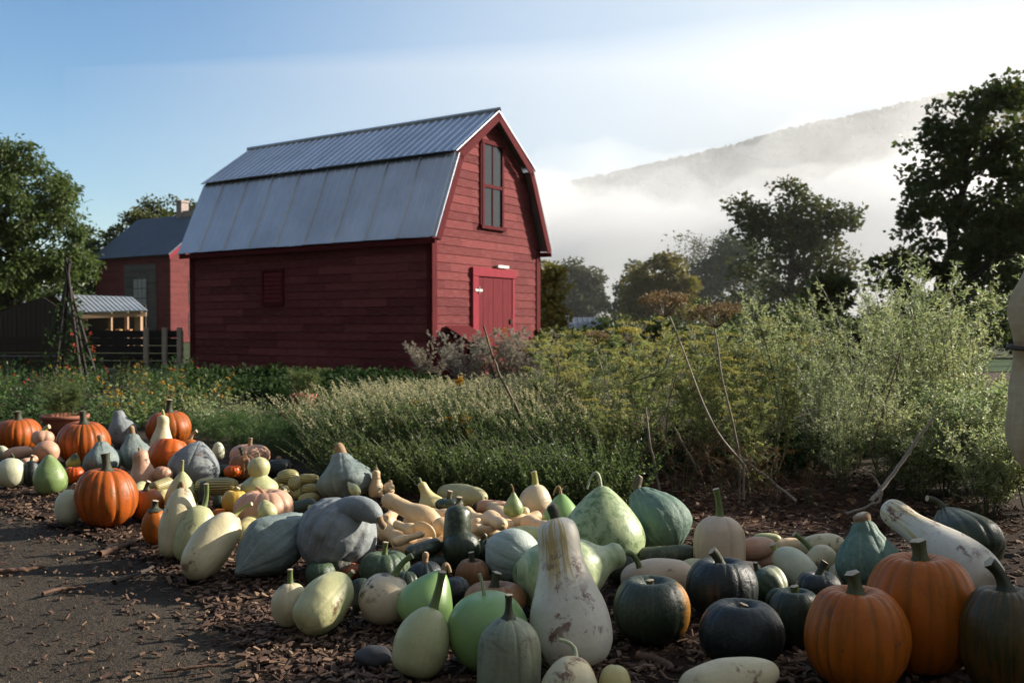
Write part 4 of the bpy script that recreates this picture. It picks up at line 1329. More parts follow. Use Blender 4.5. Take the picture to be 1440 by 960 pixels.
sp = [(1330, 5.6, 1.0), (1370, 5.9, 1.05), (1405, 5.4, 1.0), (1350, 6.4, 1.1), (1430, 5.9, 1.1), (1290, 5.5, .9), (1455, 5.2, 1.0), (1390, 5.0, .8)]
for i, (u, Y, s) in enumerate(sp):
    plant('low_airy_plant', LOWA[i % 3], ('fronds', 'buds'), XG(u, Y), pr.uniform(0, 6.28), s, 'low bushy dew flecked feathery plant below the tall airy ones', 'plant', 'low feathery plants at the right')
# dark green undergrowth along the herb bed
UND = [leafy_meshes(400 + i, .32, .3, 90, .06, 'broad') for i in range(3)]
for i in range(34):
    u = 430 + i * 27 + pr.uniform(-10, 10); Y = pr.uniform(6.3, 8.0) + max(0, (560 - u)) * .006
    plant('green_undergrowth', UND[i % 3], ('leaves',), XG(u, Y), pr.uniform(0, 6.28), pr.uniform(.7, 1.1), 'dark green leafy undergrowth at the foot of the herbs', 'plant', 'leafy undergrowth among the herbs')
UN2 = [dill_meshes(420 + i, .42, 7, .9, umb=False, mat='rust', sprawl=.5) for i in range(2)]
for i, (u, Y) in enumerate([(905, 6.0), (950, 5.7), (1010, 5.5), (1075, 5.4), (1130, 5.3), (860, 6.3), (985, 6.3), (1050, 6.1)]):
    plant('dried_fern_plant', UN2[i % 2], ('fronds',), XG(u, Y), pr.uniform(0, 6.28), pr.uniform(.6, 1.0), 'withered rust brown feathery plant low in front of the dill', 'plant', 'withered rust brown plants')

# silver grey bushes in front of the barn gable
SIL = [dill_meshes(500 + i, 1.15, 28, 1.5, .014, .35, False, 'silver', sprawl=.55) for i in range(2)]
for i, (u, Y, s, lb) in enumerate([(605, 16.0, .66, 'silver grey feathery bush at the left end below the barn corner'), (655, 15.4, .8, 'silver grey feathery bush in front of the pail and hutch'), (705, 15.6, .86, 'silver grey feathery bush in front of the barn door'), (745, 15.8, .84, 'silver grey feathery bush in front of the right barn corner')]):
    plant('silver_bush', SIL[i % 2], ('fronds',), XG(u, Y), pr.uniform(0, 6.28), s, lb, 'bush', 'silver grey bushes by the barn')
yb = leafy_meshes(520, .9, .4, 50, .06, 'lush', 'flyellow', 60, .035, .5)
plant('yellow_flowered_plant', yb, ('leaves', 'flowers'), XG(705, 16.4), 0, 1.1, 'yellow flowering plant against the red barn door', 'plant')

# leafy low rows in front of the shaded barn wall
LUS = [leafy_meshes(540 + i, .42, .5, 110, .13, 'broad', None, 0, 0, .75) for i in range(3)]
k = 0
for Y in (12.2, 13.6, 15.0, 16.6):
    for u in range(285, 600, 34):
        if Y > 15.5 and u > 560: continue
        plant('leafy_crop', LUS[k % 3], ('leaves',), XG(u + pr.uniform(-10, 10), Y + pr.uniform(-.4, .4)), pr.uniform(0, 6.28), pr.uniform(.6, .85), 'dark green broad leaved crop plant below the shaded barn wall', 'crop plant', 'leafy crop rows below the shaded barn wall'); k += 1
# fresh green feathery tops and pale flowers left of the hedge
LGR = [dill_meshes(560 + i, .38, 16, 1.2, .004, .25, False, 'lush', sprawl=.6) for i in range(2)]
for i, (u, Y) in enumerate([(345, 8.3), (375, 8.0), (405, 8.4), (435, 8.1), (365, 9.0), (400, 9.2), (330, 9.0), (440, 8.9), (320, 8.4), (425, 7.7), (300, 8.0), (335, 7.6), (375, 7.3), (410, 7.1), (445, 7.3), (280, 8.5), (395, 7.7)]):
    plant('green_tops', LGR[i % 2], ('fronds',), XG(u, Y), pr.uniform(0, 6.28), pr.uniform(.5, .68), 'bright green feathery carrot like tops left of the herb hedge', 'plant', 'bright green feathery tops')
PAL = [leafy_meshes(580 + i, .5, .34, 70, .055, 'airy', 'flpale', 26, .022, .4, 1.05) for i in range(2)]
for i, (u, Y, s) in enumerate([(285, 9.4, 1), (310, 9.8, 1.05), (335, 9.9, 1), (300, 9.0, .8), (350, 10.4, 1), (270, 10.2, 1)]):
    plant('pale_flower_plant', PAL[i % 2], ('leaves', 'flowers'), XG(u, Y), pr.uniform(0, 6.28), s * .62, 'pale cream flowering plant behind the tall orange pumpkin', 'flowering plant', 'pale cream flowering plants')
YEL = [leafy_meshes(600 + i, .62, .38, 60, .07, ('lush', 'dill')[i], 'flyellow', 7, .045, .5, 1.1) for i in range(2)]
for i, (u, Y, s) in enumerate([(150, 9.8, .9), (190, 9.6, .95), (220, 10.0, 1), (250, 10.4, 1), (205, 10.8, 1.1), (165, 10.9, 1.05), (260, 11.5, 1.15), (300, 11.6, 1.1), (235, 12.3, 1.1)]):
    plant('yellow_flower_plant', YEL[i % 2], ('leaves', 'flowers'), XG(u, Y), pr.uniform(0, 6.28), s * .66, 'leafy plant with yellow blooms behind the left pumpkins', 'flowering plant', 'yellow blooming plants at the left')
ORA = [leafy_meshes(620 + i, .6, .42, 60, .07, ('broad', 'herb', 'lush')[i], ('florange', 'flyellow', 'florange')[i], (2, 5, 2)[i], .04, .6, 1.1) for i in range(3)]
k = 0
for Y in (13.0, 14.6, 16.4, 18.4):
    for u in range(-60, 262, 38):
        plant('orange_flower_plant', ORA[k % 3], ('leaves', 'flowers'), XG(u + pr.uniform(-12, 12), Y + pr.uniform(-.5, .5)), pr.uniform(0, 6.28), pr.uniform(.65, .9), 'leafy plant dotted with a few small blooms in the left bed', 'flowering plant', 'blooming plants in the left bed'); k += 1
DKL = [leafy_meshes(640 + i, .42, .4, 70, .075, ('broad', 'lush')[i]) for i in range(2)]
k = 0
for Y in (8.6, 9.6, 10.6, 11.8):
    for u in range(-40, 300, 36):
        if Y < 9 and 60 < u < 250: continue
        plant('dark_leafy_plant', DKL[k % 2], ('leaves',), XG(u + pr.uniform(-12, 12), Y + pr.uniform(-.3, .3)), pr.uniform(0, 6.28), pr.uniform(.42, .65), 'dark leafy bed plant behind the left pumpkins', 'plant', 'dark leafy plants behind the left pumpkins'); k += 1
# vine on the obelisk
g = Geo(); rg = np.random.default_rng(650); n = 420
z = rnd(rg, .1, 1.55, n); a = rnd(rg, 0, 6.28, n); r_ = .45 * (1 - z / 1.9) + .04
leaves(g, rg, np.stack([r_ * np.cos(a) - .04 * z, r_ * np.sin(a), z], 1) + rg.normal(size=(n, 3)) * .05, rg.normal(size=(n, 3)) + np.array([0, 0, -.4]), rnd(rg, .05, .1, n), rnd(rg, .04, .07, n))
n = 12; z = rnd(rg, .1, 1.0, n); a = rnd(rg, 0, 6.28, n)
for k in range(5):
    leaves(g, rg, np.stack([.36 * np.cos(a), .36 * np.sin(a), z], 1), rg.normal(size=(n, 3)), .05, .035, 1)
vn = g.obj('climbing_vine', [M['broad'], M['florange']]); vn.location = ob.location
tag(vn, 'dark climbing vine with orange blooms on the pole wigwam', 'vine')

# terracotta pots with plants
M['terra'] = simple_mat('terracotta', (.36, .13, .075), (.28, .10, .06), 6, .75, .1)
def pot(u, Y, r_, h, label, z=0.0, pl=None, plab=''):
    ns = 48
    pr_ = [(0, .0), (.74, 0), (.95, .78), (.95, .8), (1.06, .8), (1.08, .98), (1.0, 1.0), (.92, .97), (.88, .82), (0, .80)]
    g = Geo()
    V = [(r_ * q * math.cos(2 * math.pi * j / ns), r_ * q * math.sin(2 * math.pi * j / ns), h * t) for q, t in pr_ for j in range(ns)]
    g.add(V, [[i * ns + j, i * ns + (j + 1) % ns, (i + 1) * ns + (j + 1) % ns, (i + 1) * ns + j] for i in range(len(pr_) - 1) for j in range(ns)], 0, True)
    o = g.obj('terracotta_pot', M['terra']); b_ = XG(u, Y); b_[2] = z; o.location = b_
    tag(o, label, 'plant pot')
    if pl:
        p2 = np.array(b_) + np.array([0, 0, h * .8])
        plant('potted_herb', pl, ('leaves',), p2, .5, 1, plab, 'herb')
ROS = [dill_meshes(700 + i, .34, 16, 1.0, .006, .2, False, 'herb', sprawl=.45) for i in range(2)]
pot(90, 8.8, .205, .19, 'wide terracotta pot behind the orange pumpkins at the left', 0, ROS[0], 'spiky grey green herb growing in the wide left terracotta pot')
pot(426, 10.8, .15, .24, 'terracotta pot with dark bush left of the herb hedge', 0, ROS[1], 'dark bushy herb in the pot left of the herb hedge')
pot(408, 9.2, .11, .17, 'small terracotta pot half hidden in the green tops', .02)

# two big brown seed heads, a smaller one, a yellow one
def seed_head(stalk, c, rad, Y, mat, label, nray=46, tilt=0.0, thick=.007, fs=.02):
    pts = [P(u, v, y) for u, v, y in stalk]
    t = np.linspace(0, 1, len(pts)); tt = np.linspace(0, 1, 16)
    Pn = np.stack([np.interp(tt, t, [p[k] for p in pts]) for k in range(3)], 1)
    for k in range(2): Pn[1:-1] = (Pn[:-2] + Pn[1:-1] * 2 + Pn[2:]) / 4
    b_ = Pn[0].copy(); b_[2] = 0
    root = empty('seed_head_plant', b_); tag(root, label, 'seed head')
    Pn = Pn - b_
    Pn = np.vstack([[0, 0, 0], Pn]) if Pn[0, 2] > .03 else Pn
    g = Geo(); tube(g, Pn, np.linspace(thick, thick * .6, len(Pn)), 7); g.obj('stalk', M['palestem'], root)
    rg = np.random.default_rng(int(rad * 9999))
    up = unit(np.array([[math.sin(tilt), -.15, math.cos(tilt)]]))[0]
    g = Geo(); cc = P(c[0], c[1], Y) - b_
    umbel(g, rg, cc, rad, nray, 14, fs, 1, 0, up, .2, np.linalg.norm(cc - Pn[-1]))
    g.obj('umbel', [M[mat], M['drystem']], root)
seed_head([(1046, 652, 5.3), (1010, 612, 5.25), (985, 560, 5.2), (962, 495, 5.2), (942, 445, 5.2)], (934, 424), .145, 5.2, 'brownseed', 'largest tan brown seed head on a long bent stalk', 52, -.05)
seed_head([(1040, 640, 5.5), (1030, 590, 5.45), (1014, 530, 5.4), (1010, 490, 5.4), (1005, 462, 5.4)], (1004, 441), .15, 5.4, 'brownseed', 'rust brown seed head tilted up to the right', 60, -.22)
seed_head([(868, 590, 6.6), (850, 530, 6.6), (836, 485, 6.6)], (838, 472), .09, 6.6, 'brownseed', 'small brown seed head above the yellow dill at the left', 30, 0, .004, .015)
seed_head([(890, 560, 7.0), (886, 510, 7.0), (885, 483, 7.0)], (885, 466), .085, 7.0, 'umbel', 'lone yellow green umbel left of the large seed heads', 34, 0, .004, .016)

def stick(px, r0, r1, mat, label, name='dry_stalk', ground=True, cat='stalk', side=()):
    pts = [P(u, v, Y) if Y is not None else G(u, v) for u, v, Y in px]
    pts = [np.array([p[0], p[1], max(p[2], .01)]) for p in pts]
    t = np.linspace(0, 1, len(pts)); tt = np.linspace(0, 1, 14)
    Q = np.stack([np.interp(tt, t, [p[k] for p in pts]) for k in range(3)], 1)
    Q[1:-1] += pr.normal(size=(12, 3)) * .0022
    g = Geo(); tube(g, Q, np.linspace(r0, r1, 14), 7)
    for i, dx, dz in side:
        tube(g, bez(Q[i], Q[i] + np.array([dx * .4, 0, dz * .7]), Q[i] + np.array([dx, .0, dz]), 5), np.linspace(r1 * 1.1, r1 * .5, 5), 5)
    o = g.obj(name, mat); tag(o, label, cat)
stick([(928, 702, 5.6), (922, 660, 5.6), (912, 610, 5.6), (908, 572, 5.6)], .009, .006, M['palestem'], 'upright pale bleached stalk behind the blue green squash')
stick([(982, 665, 5.7), (968, 635, 5.75), (948, 600, 5.8)], .006, .003, M['palestem'], 'short slanting pale stalk right of the bleached upright one')
stick([(1225, 705, 4.9), (1245, 680, 4.95), (1275, 640, 5.0), (1312, 588, 5.0)], .014, .007, M['palestem'], 'long pale slanting stick above the striped white gourd', side=((3, -.05, .08),))
stick([(1222, 640, 5.6), (1232, 610, 5.6), (1248, 560, 5.6), (1266, 495, 5.6)], .008, .005, M['drystem'], 'dark upright stem in front of the tall airy plants', side=((9, .05, .08), (12, -.03, .05)))
stick([(1120, 705, 5.2), (1085, 675, 5.4), (1050, 650, 5.6), (1030, 630, 5.8)], .009, .006, M['palestem'], 'pale fallen stalk lying on the reddish litter')
stick([(775, 600, 6.6), (780, 560, 6.6), (786, 515, 6.6), (784, 500, 6.6)], .006, .003, M['drystem'], 'thin dark forked stem above the herb hedge', side=((6, .05, .16), (8, -.03, .12)))
stick([(745, 610, 6.3), (722, 565, 6.3), (702, 525, 6.3), (692, 500, 6.3), (680, 457, 6.3)], .011, .006, M['drystem'], 'tall dry stalk rising before the barn door', side=((7, -.05, .1), (9, .04, .06)))
stick([(882, 540, 6.4), (935, 520, 6.4), (950, 470, 6.4)], .005, .003, M['drystem'], 'dark stem crossing in the yellow dill')
stick([(935, 620, 6.0), (940, 570, 6.0), (952, 525, 6.0)], .007, .005, M['drystem'], 'short thick brown stem among the dill', side=((8, .09, .03),))
stick([(1190, 722, 4.9), (1214, 715, 4.85), (1236, 705, 4.8), (1240, 690, 4.8)], .009, .007, M['palestem'], 'curled pale twig lying left of the striped white gourd')
# ------------------------------------------------------------------ squashes, pumpkins and gourds
def sq_mat(name, base, c2, stain=None, stain_amt=(.62, .72), stain_scale=9, streak=None, streak_amt=.6, streak_freq=26, streak_w=(.5, .7),
           ribs=None, nrib=0, rib_w=.8, mottle=None, mottle_scale=16, patch=None, rough=.42, bump=.12, bscale=30, spec=.5, coat=.0, base_scale=7, crease=None, crease_amt=.7, streak_z=None):
    m, nt, b, out = nmat(name)
    tc, v = objvec(nt)
    sp = nd(nt, 'SeparateXYZ', None, i0=tc)
    th = math_(nt, 'ARCTAN2', sp.outputs[1], sp.outputs[0])
    f = noise_(nt, v, base_scale, 5, .6)
    c = mix_(nt, smooth_(nt, f, .32, .68), base, c2)
    if mottle:
        f2 = noise_(nt, v, mottle_scale, 6, .7, .4)
        c = mix_(nt, smooth_(nt, f2, .46, .62), c, mottle)
    if streak:       # narrow streaks running from stem to blossom end
        rv = nt.nodes.new('ShaderNodeObjectInfo').outputs['Random']
        q = nd(nt, 'CombineXYZ', None, X=math_(nt, 'COSINE', th), Y=math_(nt, 'SINE', th), Z=math_(nt, 'MULTIPLY_ADD', sp.outputs[2], 1.1, math_(nt, 'MULTIPLY', rv, 40)))
        f3 = noise_(nt, q.outputs[0], streak_freq * .3, 4, .6)
        fs = math_(nt, 'MULTIPLY', smooth_(nt, f3, *streak_w), streak_amt)
        if streak_z: fs = math_(nt, 'MULTIPLY', fs, smooth_(nt, sp.outputs[2], *streak_z))
        c = mix_(nt, fs, c, streak)
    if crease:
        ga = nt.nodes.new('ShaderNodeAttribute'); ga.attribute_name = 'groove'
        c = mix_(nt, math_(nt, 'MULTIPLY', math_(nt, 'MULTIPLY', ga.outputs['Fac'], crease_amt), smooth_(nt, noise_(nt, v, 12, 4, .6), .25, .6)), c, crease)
    if ribs:
        w = math_(nt, 'ABSOLUTE', math_(nt, 'SINE', math_(nt, 'ADD', math_(nt, 'MULTIPLY', th, nrib / 2.0), math_(nt, 'MULTIPLY', f, .8))))
        c = mix_(nt, smooth_(nt, w, rib_w, min(1, rib_w + .25)), c, ribs)
    if patch:        # one side or end of another colour: (colour, axis, lo, hi)
        col, ax, lo, hi = patch
        a = math_(nt, 'ADD', sp.outputs[ax], math_(nt, 'MULTIPLY', math_(nt, 'SUBTRACT', noise_(nt, v, 14, 5, .7), .5), .12))
        c = mix_(nt, smooth_(nt, a, lo, hi), c, col)
    if stain:
        f4 = noise_(nt, v, stain_scale, 8, .72, .3)
        f5 = noise_(nt, v, stain_scale * .35, 2)
        c = mix_(nt, math_(nt, 'MULTIPLY', smooth_(nt, f4, stain_amt[0] - .07, stain_amt[1] - .06), smooth_(nt, f5, .40, .56)), c, stain)
    # fine freckles and dust
    f6 = noise_(nt, v, 60, 5, .75)
    f7 = noise_(nt, v, 4.5, 4, .65)
    c = mix_(nt, math_(nt, 'MULTIPLY', smooth_(nt, f7, .5, .72), .4), c, (base[0] * .60 + .05, base[1] * .58 + .035, base[2] * .55 + .018))
    c = mix_(nt, math_(nt, 'MULTIPLY', smooth_(nt, f6, .5, .75), .35), c, tuple(x * .55 for x in base))
    nt.links.new(c, b.inputs['Base Color'])
    nt.links.new(math_(nt, 'MULTIPLY_ADD', f6, .25, rough - .12), b.inputs['Roughness'])
    b.inputs['Specular IOR Level'].default_value = spec
    if coat:
        b.inputs['Coat Weight'].default_value = coat; b.inputs['Coat Roughness'].default_value = .25
    fb_ = math_(nt, 'ADD', noise_(nt, v, bscale, 5, .65), math_(nt, 'MULTIPLY', f6, .35))
    bump_(nt, b, fb_, bump * 1.5, .012)
    return m

BR = (.085, .045, .03)
SM = {
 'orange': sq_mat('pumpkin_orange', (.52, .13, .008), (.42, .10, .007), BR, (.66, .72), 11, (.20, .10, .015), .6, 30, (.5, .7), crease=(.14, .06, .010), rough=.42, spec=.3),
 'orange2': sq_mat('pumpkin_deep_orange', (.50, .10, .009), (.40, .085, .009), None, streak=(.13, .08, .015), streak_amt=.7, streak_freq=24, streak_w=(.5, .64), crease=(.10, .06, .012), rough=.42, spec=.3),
 'orangegreen': sq_mat('pumpkin_turning', (.13, .06, .009), (.08, .055, .010), None, streak=(.03, .036, .01), streak_amt=.8, streak_freq=24, streak_w=(.45, .6), rough=.42),
 'red': sq_mat('kuri_red', (.66, .085, .008), (.62, .14, .012), None, rough=.4, spec=.35),
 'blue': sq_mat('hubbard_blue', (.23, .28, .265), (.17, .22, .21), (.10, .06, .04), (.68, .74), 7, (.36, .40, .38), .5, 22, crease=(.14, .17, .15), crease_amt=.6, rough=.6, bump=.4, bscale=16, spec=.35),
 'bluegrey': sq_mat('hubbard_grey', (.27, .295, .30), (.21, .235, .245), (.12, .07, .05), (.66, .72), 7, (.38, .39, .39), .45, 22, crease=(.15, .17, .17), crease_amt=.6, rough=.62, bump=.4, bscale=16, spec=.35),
 'bluegreen': sq_mat('hubbard_green', (.15, .235, .18), (.11, .19, .145), None, streak=(.25, .33, .27), streak_amt=.5, streak_freq=26, rough=.6, bump=.5, bscale=18, spec=.35),
 'paleblue': sq_mat('pale_blue_grey', (.40, .46, .42), (.34, .41, .37), None, streak=(.50, .54, .48), streak_amt=.5, rough=.58, bump=.25, spec=.35),
 'cream': sq_mat('squash_cream', (.68, .59, .38), (.60, .52, .30), (.20, .11, .07), (.61, .68), 14, (.52, .47, .28), .4, rough=.45),
 'creamspot': sq_mat('squash_cream_scabbed', (.70, .58, .40), (.64, .53, .36), (.05, .03, .022), (.56, .62), 13, rough=.45),
 'white': sq_mat('gourd_white', (.80, .74, .62), (.72, .67, .54), (.19, .085, .06), (.60, .68), 15, (.56, .40, .10), .8, 16, (.53, .58), rough=.42, streak_z=(.20, .30)),
 'palegreen': sq_mat('squash_pale_green', (.54, .52, .27), (.45, .46, .22), (.16, .09, .05), (.66, .72), 10, (.34, .40, .22), .45, rough=.42),
 'whitegreen': sq_mat('squash_white_green', (.62, .62, .44), (.54, .56, .36), None, rough=.42),
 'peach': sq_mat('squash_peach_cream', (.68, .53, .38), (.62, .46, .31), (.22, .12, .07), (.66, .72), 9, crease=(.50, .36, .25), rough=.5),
 'butternut': sq_mat('butternut_tan', (.70, .51, .30), (.64, .45, .25), (.22, .12, .06), (.68, .74), 9, rough=.48),
 'pink': sq_mat('squash_pink_tan', (.60, .35, .235), (.54, .29, .18), None, streak=(.66, .46, .32), streak_amt=.4, rough=.5),
 'apple': sq_mat('gourd_apple_green', (.27, .44, .15), (.22, .38, .12), None, rough=.36, coat=.15, bump=.04),
 'green': sq_mat('gourd_green', (.22, .30, .10), (.17, .26, .08), None, mottle=(.28, .37, .16), mottle_scale=9, rough=.42),
 'mottled': sq_mat('gourd_mottled', (.42, .50, .27), (.36, .45, .23), None, mottle=(.14, .23, .085), mottle_scale=26, rough=.42, base_scale=5),
 'mottlepale': sq_mat('gourd_mottled_pale', (.52, .57, .34), (.44, .51, .28), None, mottle=(.27, .37, .16), mottle_scale=14, rough=.42, base_scale=5),
 'darkgreen': sq_mat('squash_dark_green', (.014, .026, .014), (.024, .04, .019), None, streak=(.07, .09, .04), streak_amt=.45, streak_freq=22, rough=.4, bump=.2),
 'darkblue': sq_mat('squash_blue_black', (.010, .015, .0145), (.016, .022, .020), None, streak=(.028, .038, .034), streak_amt=.4, streak_freq=20, rough=.42, bump=.25),
 'darkpatch': sq_mat('squash_dark_orange_patch', (.018, .03, .016), (.026, .04, .02), None, streak=(.075, .09, .05), streak_amt=.5, streak_freq=24, patch=((.55, .24, .03), 0, .075, .115), rough=.42, bump=.25),
 'acorn': sq_mat('acorn_dark', (.035, .06, .028), (.05, .08, .035), None, patch=((.50, .52, .34), 0, -.02, .01), rough=.4),
 'kabocha': sq_mat('kabocha_green', (.05, .085, .045), (.07, .11, .055), None, streak=(.14, .19, .10), streak_amt=.6, streak_freq=26, rough=.45, bump=.3),
 'delicata': sq_mat('delicata_stripe', (.58, .48, .20), (.54, .42, .17), None, ribs=(.055, .085, .03), nrib=22, rib_w=.62, rough=.45),
 'zucchini': sq_mat('zucchini_dark', (.018, .028, .015), (.028, .04, .02), None, mottle=(.07, .09, .05), mottle_scale=40, rough=.35),
 'darkmottle': sq_mat('squash_dark_mottle', (.05, .065, .03), (.035, .05, .028), None, mottle=(.14, .15, .07), mottle_scale=30, rough=.5, patch=((.22, .21, .10), 1, .02, .06)),
 'yellow': sq_mat('squash_yellow', (.66, .42, .07), (.60, .36, .06), None, rough=.4),
 'paleyellow': sq_mat('squash_pale_yellow', (.68, .58, .26), (.62, .52, .22), None, rough=.42),
 'bicolour': sq_mat('gourd_two_colour', (.60, .42, .06), (.55, .40, .06), None, patch=((.05, .09, .03), 2, .05, .08), rough=.4),
 'olive': sq_mat('squash_olive_cream', (.50, .46, .25), (.42, .40, .20), None, streak=(.30, .31, .15), streak_amt=.5, rough=.45),
 'greygreen': sq_mat('squash_grey_green', (.24, .265, .17), (.29, .31, .21), (.10, .08, .05), (.62, .70), 8, (.17, .20, .12), .6, 20, rough=.5, bump=.2),
 'brown': sq_mat('pumpkin_brown_orange', (.30, .13, .045), (.24, .11, .04), None, streak=(.14, .09, .04), streak_amt=.6, rough=.5),
 'turban': sq_mat('turban_warty', (.045, .055, .035), (.06, .06, .035), (.60, .16, .06), (.5, .56), 26, rough=.45, bump=.6, bscale=40),
}
ST = {
 'green': simple_mat('stem_green', (.16, .20, .055), (.10, .14, .04), 18, .55, .3, (16, 16, 2)),
 'dark': simple_mat('stem_dark', (.035, .045, .02), (.05, .05, .025), 18, .6, .4, (16, 16, 2)),
 'olive': simple_mat('stem_olive', (.11, .115, .045), (.06, .075, .03), 20, .65, .5, (16, 16, 2)),
 'wood': simple_mat('stem_wood', (.15, .12, .07), (.09, .08, .045), 18, .75, .4, (16, 16, 2)),
 'tan': simple_mat('stem_tan_cork', (.38, .25, .14), (.28, .18, .10), 16, .85, .5),
 'yellow': simple_mat('stem_yellow_green', (.42, .40, .13), (.30, .32, .09), 18, .55, .3, (16, 16, 2)),
 'pale': simple_mat('stem_pale_green', (.42, .46, .30), (.34, .38, .22), 18, .5, .2, (16, 16, 2)),
 'cut': simple_mat('stem_cut_end', (.55, .46, .34), (.42, .34, .24), 25, .8),
}
PROF = {
 'pear': [(0, 0), (.5, .01), (.86, .11), (1, .30), (.9, .48), (.63, .68), (.36, .84), (.2, .95), (.09, .995), (0, 1)],
 'drop': [(0, 0), (.55, .015), (.88, .12), (1, .33), (.93, .52), (.72, .70), (.45, .86), (.22, .96), (.1, 1), (0, 1)],
 'hubbard': [(0, -.01), (.15, .0), (.55, .07), (.88, .2), (1, .38), (.9, .56), (.66, .73), (.45, .86), (.36, .94), (.22, .995), (0, 1)],
 'lemon': [(0, -.02), (.07, .0), (.2, .06), (.6, .18), (.93, .36), (1, .52), (.88, .70), (.58, .86), (.34, .95), (.24, .995), (0, 1)],
 'butternut': [(0, 0), (.6, .02), (.93, .13), (1, .26), (.86, .41), (.66, .54), (.62, .70), (.65, .84), (.55, .95), (.25, 1.0), (0, 1)],
 'tall': [(0, 0), (.68, .015), (.96, .12), (1, .25), (.92, .40), (.74, .54), (.59, .67), (.53, .78), (.53, .88), (.45, .96), (.24, .998), (0, 1)],
 'bottle': [(0, 0), (.7, .03), (1, .2), (.95, .36), (.58, .5), (.47, .55), (.57, .64), (.62, .77), (.48, .91), (.15, .995), (0, 1)],
 'crook': [(0, 0), (.6, .03), (1, .2), (.9, .36), (.55, .54), (.38, .68), (.33, .82), (.30, .94), (.14, 1), (0, 1)],
 'kettle': [(0, 0), (.5, .01), (.86, .1), (1, .28), (.95, .47), (.70, .66), (.44, .78), (.36, .86), (.36, .93), (.24, .99), (0, 1)],
 'cyl': [(0, 0), (.55, .012), (.9, .08), (1, .25), (1, .7), (.9, .88), (.6, .97), (.25, 1), (0, 1)],
 'oval': [(0, 0), (.45, .025), (.8, .14), (.98, .36), (1, .5), (.94, .68), (.75, .86), (.42, .97), (.15, .995), (0, .985)],
 'egg': [(0, 0), (.5, .025), (.86, .15), (1, .38), (.95, .58), (.76, .78), (.48, .93), (.22, .99), (0, 1)],
 'blocky': [(0, 0), (.7, .02), (.96, .14), (1, .35), (.97, .62), (.86, .82), (.6, .95), (.25, 1), (0, .985)],
 'acornp': [(0, -.02), (.1, .02), (.5, .12), (.85, .32), (1, .58), (.92, .8), (.62, .95), (.25, .98), (0, .93)],
}
def catmull(pts, n):
    p = np.array(pts, float); p = np.vstack([2 * p[0] - p[1], p, 2 * p[-1] - p[-2]])
    p[0, 0] = -p[2, 0]; p[-1, 0] = -p[-3, 0]; p[0, 1] = p[2, 1]; p[-1, 1] = p[-3, 1]
    out = []
    m = len(p) - 3
    for s in np.linspace(0, m, n):
        i = min(int(s), m - 1); t = s - i
        a, b, c, d = p[i:i + 4]
        out.append(.5 * ((2 * b) + (c - a) * t + (2 * a - 5 * b + 4 * c - d) * t * t + (3 * b - a - 3 * c + d) * t ** 3))
    out = np.array(out); out[:, 0] = np.maximum(out[:, 0], 0); out[0, 0] = out[-1, 0] = 0
    return out
def profile(kind, n):
    if kind in ('pumpkin', 'flat', 'round'):
        ph = np.linspace(0, math.pi, n)
        e = .86 if kind != 'round' else 1.0
        r_ = np.sin(ph) ** e
        z = .5 - .5 * np.sign(np.cos(ph)) * np.abs(np.cos(ph)) ** (.95 if kind != 'round' else 1.0)
        d = {'pumpkin': (.11, .06), 'flat': (.26, .12), 'round': (.04, .0)}[kind]
        z = z - d[0] * np.exp(-(r_ / .34) ** 2) * (ph > 1.57) + d[1] * np.exp(-(r_ / .34) ** 2) * (ph < 1.57)
        r_[0] = r_[-1] = 0
        return np.stack([r_, z], 1)
    return catmull(PROF[kind], n)

def sq_points(kind, nr, ns, o, seed):
    """unit shape: radius 1, length 1 (z from 0 to 1); returns local x,y (radius units) and z"""
    pf = profile(kind, nr)
    rg = np.random.default_rng(seed)
    th = np.arange(ns) * 2 * math.pi / ns
    nrib = o.get('ribs', 0)
    rr = pf[:, 0][:, None] * np.ones(ns)
    zz = pf[:, 1][:, None] * np.ones(ns)
    if nrib:
        tw = th + .25 * np.sin(th * 2 + seed) / nrib * 2 + .12 * np.sin(th * 3 + seed * 1.7)
        g_ = np.abs(np.sin(tw * nrib / 2)) ** o.get('ribp', .6)
        dep = o.get('ribd', .1)
        amp = 1 - dep * (1 - g_) ** 2.2 + .03 * np.sin(th * 2 + seed) + .02 * np.sin(3 * th + 2 * seed)
        wz = np.clip(np.minimum(pf[:, 0] * 2.2, 1), 0, 1)[:, None]
        rr = rr * (1 + (amp[None] - 1) * (.35 + .65 * wz))
        zz = zz + (.5 * dep * (g_ - .6))[None] * (np.clip(1 - pf[:, 0], 0, 1) * (pf[:, 0] > .05))[:, None] * np.where(pf[:, 1] > .5, 1, -1)[:, None] * .5
    x = rr * np.cos(th); y = rr * np.sin(th)
    sq_points.groove = ((1 - g_) ** 1.5)[None] * np.ones((nr, 1)) if nrib else np.zeros((nr, ns))
    return x, y, zz, th

def lumpy(V, amp, sc, seed):
    for i in range(len(V)):
        n_ = mnoise.noise((V[i, 0] * sc + seed * 3.1, V[i, 1] * sc + seed, V[i, 2] * sc))
        V[i] *= 1 + amp * n_
    return V

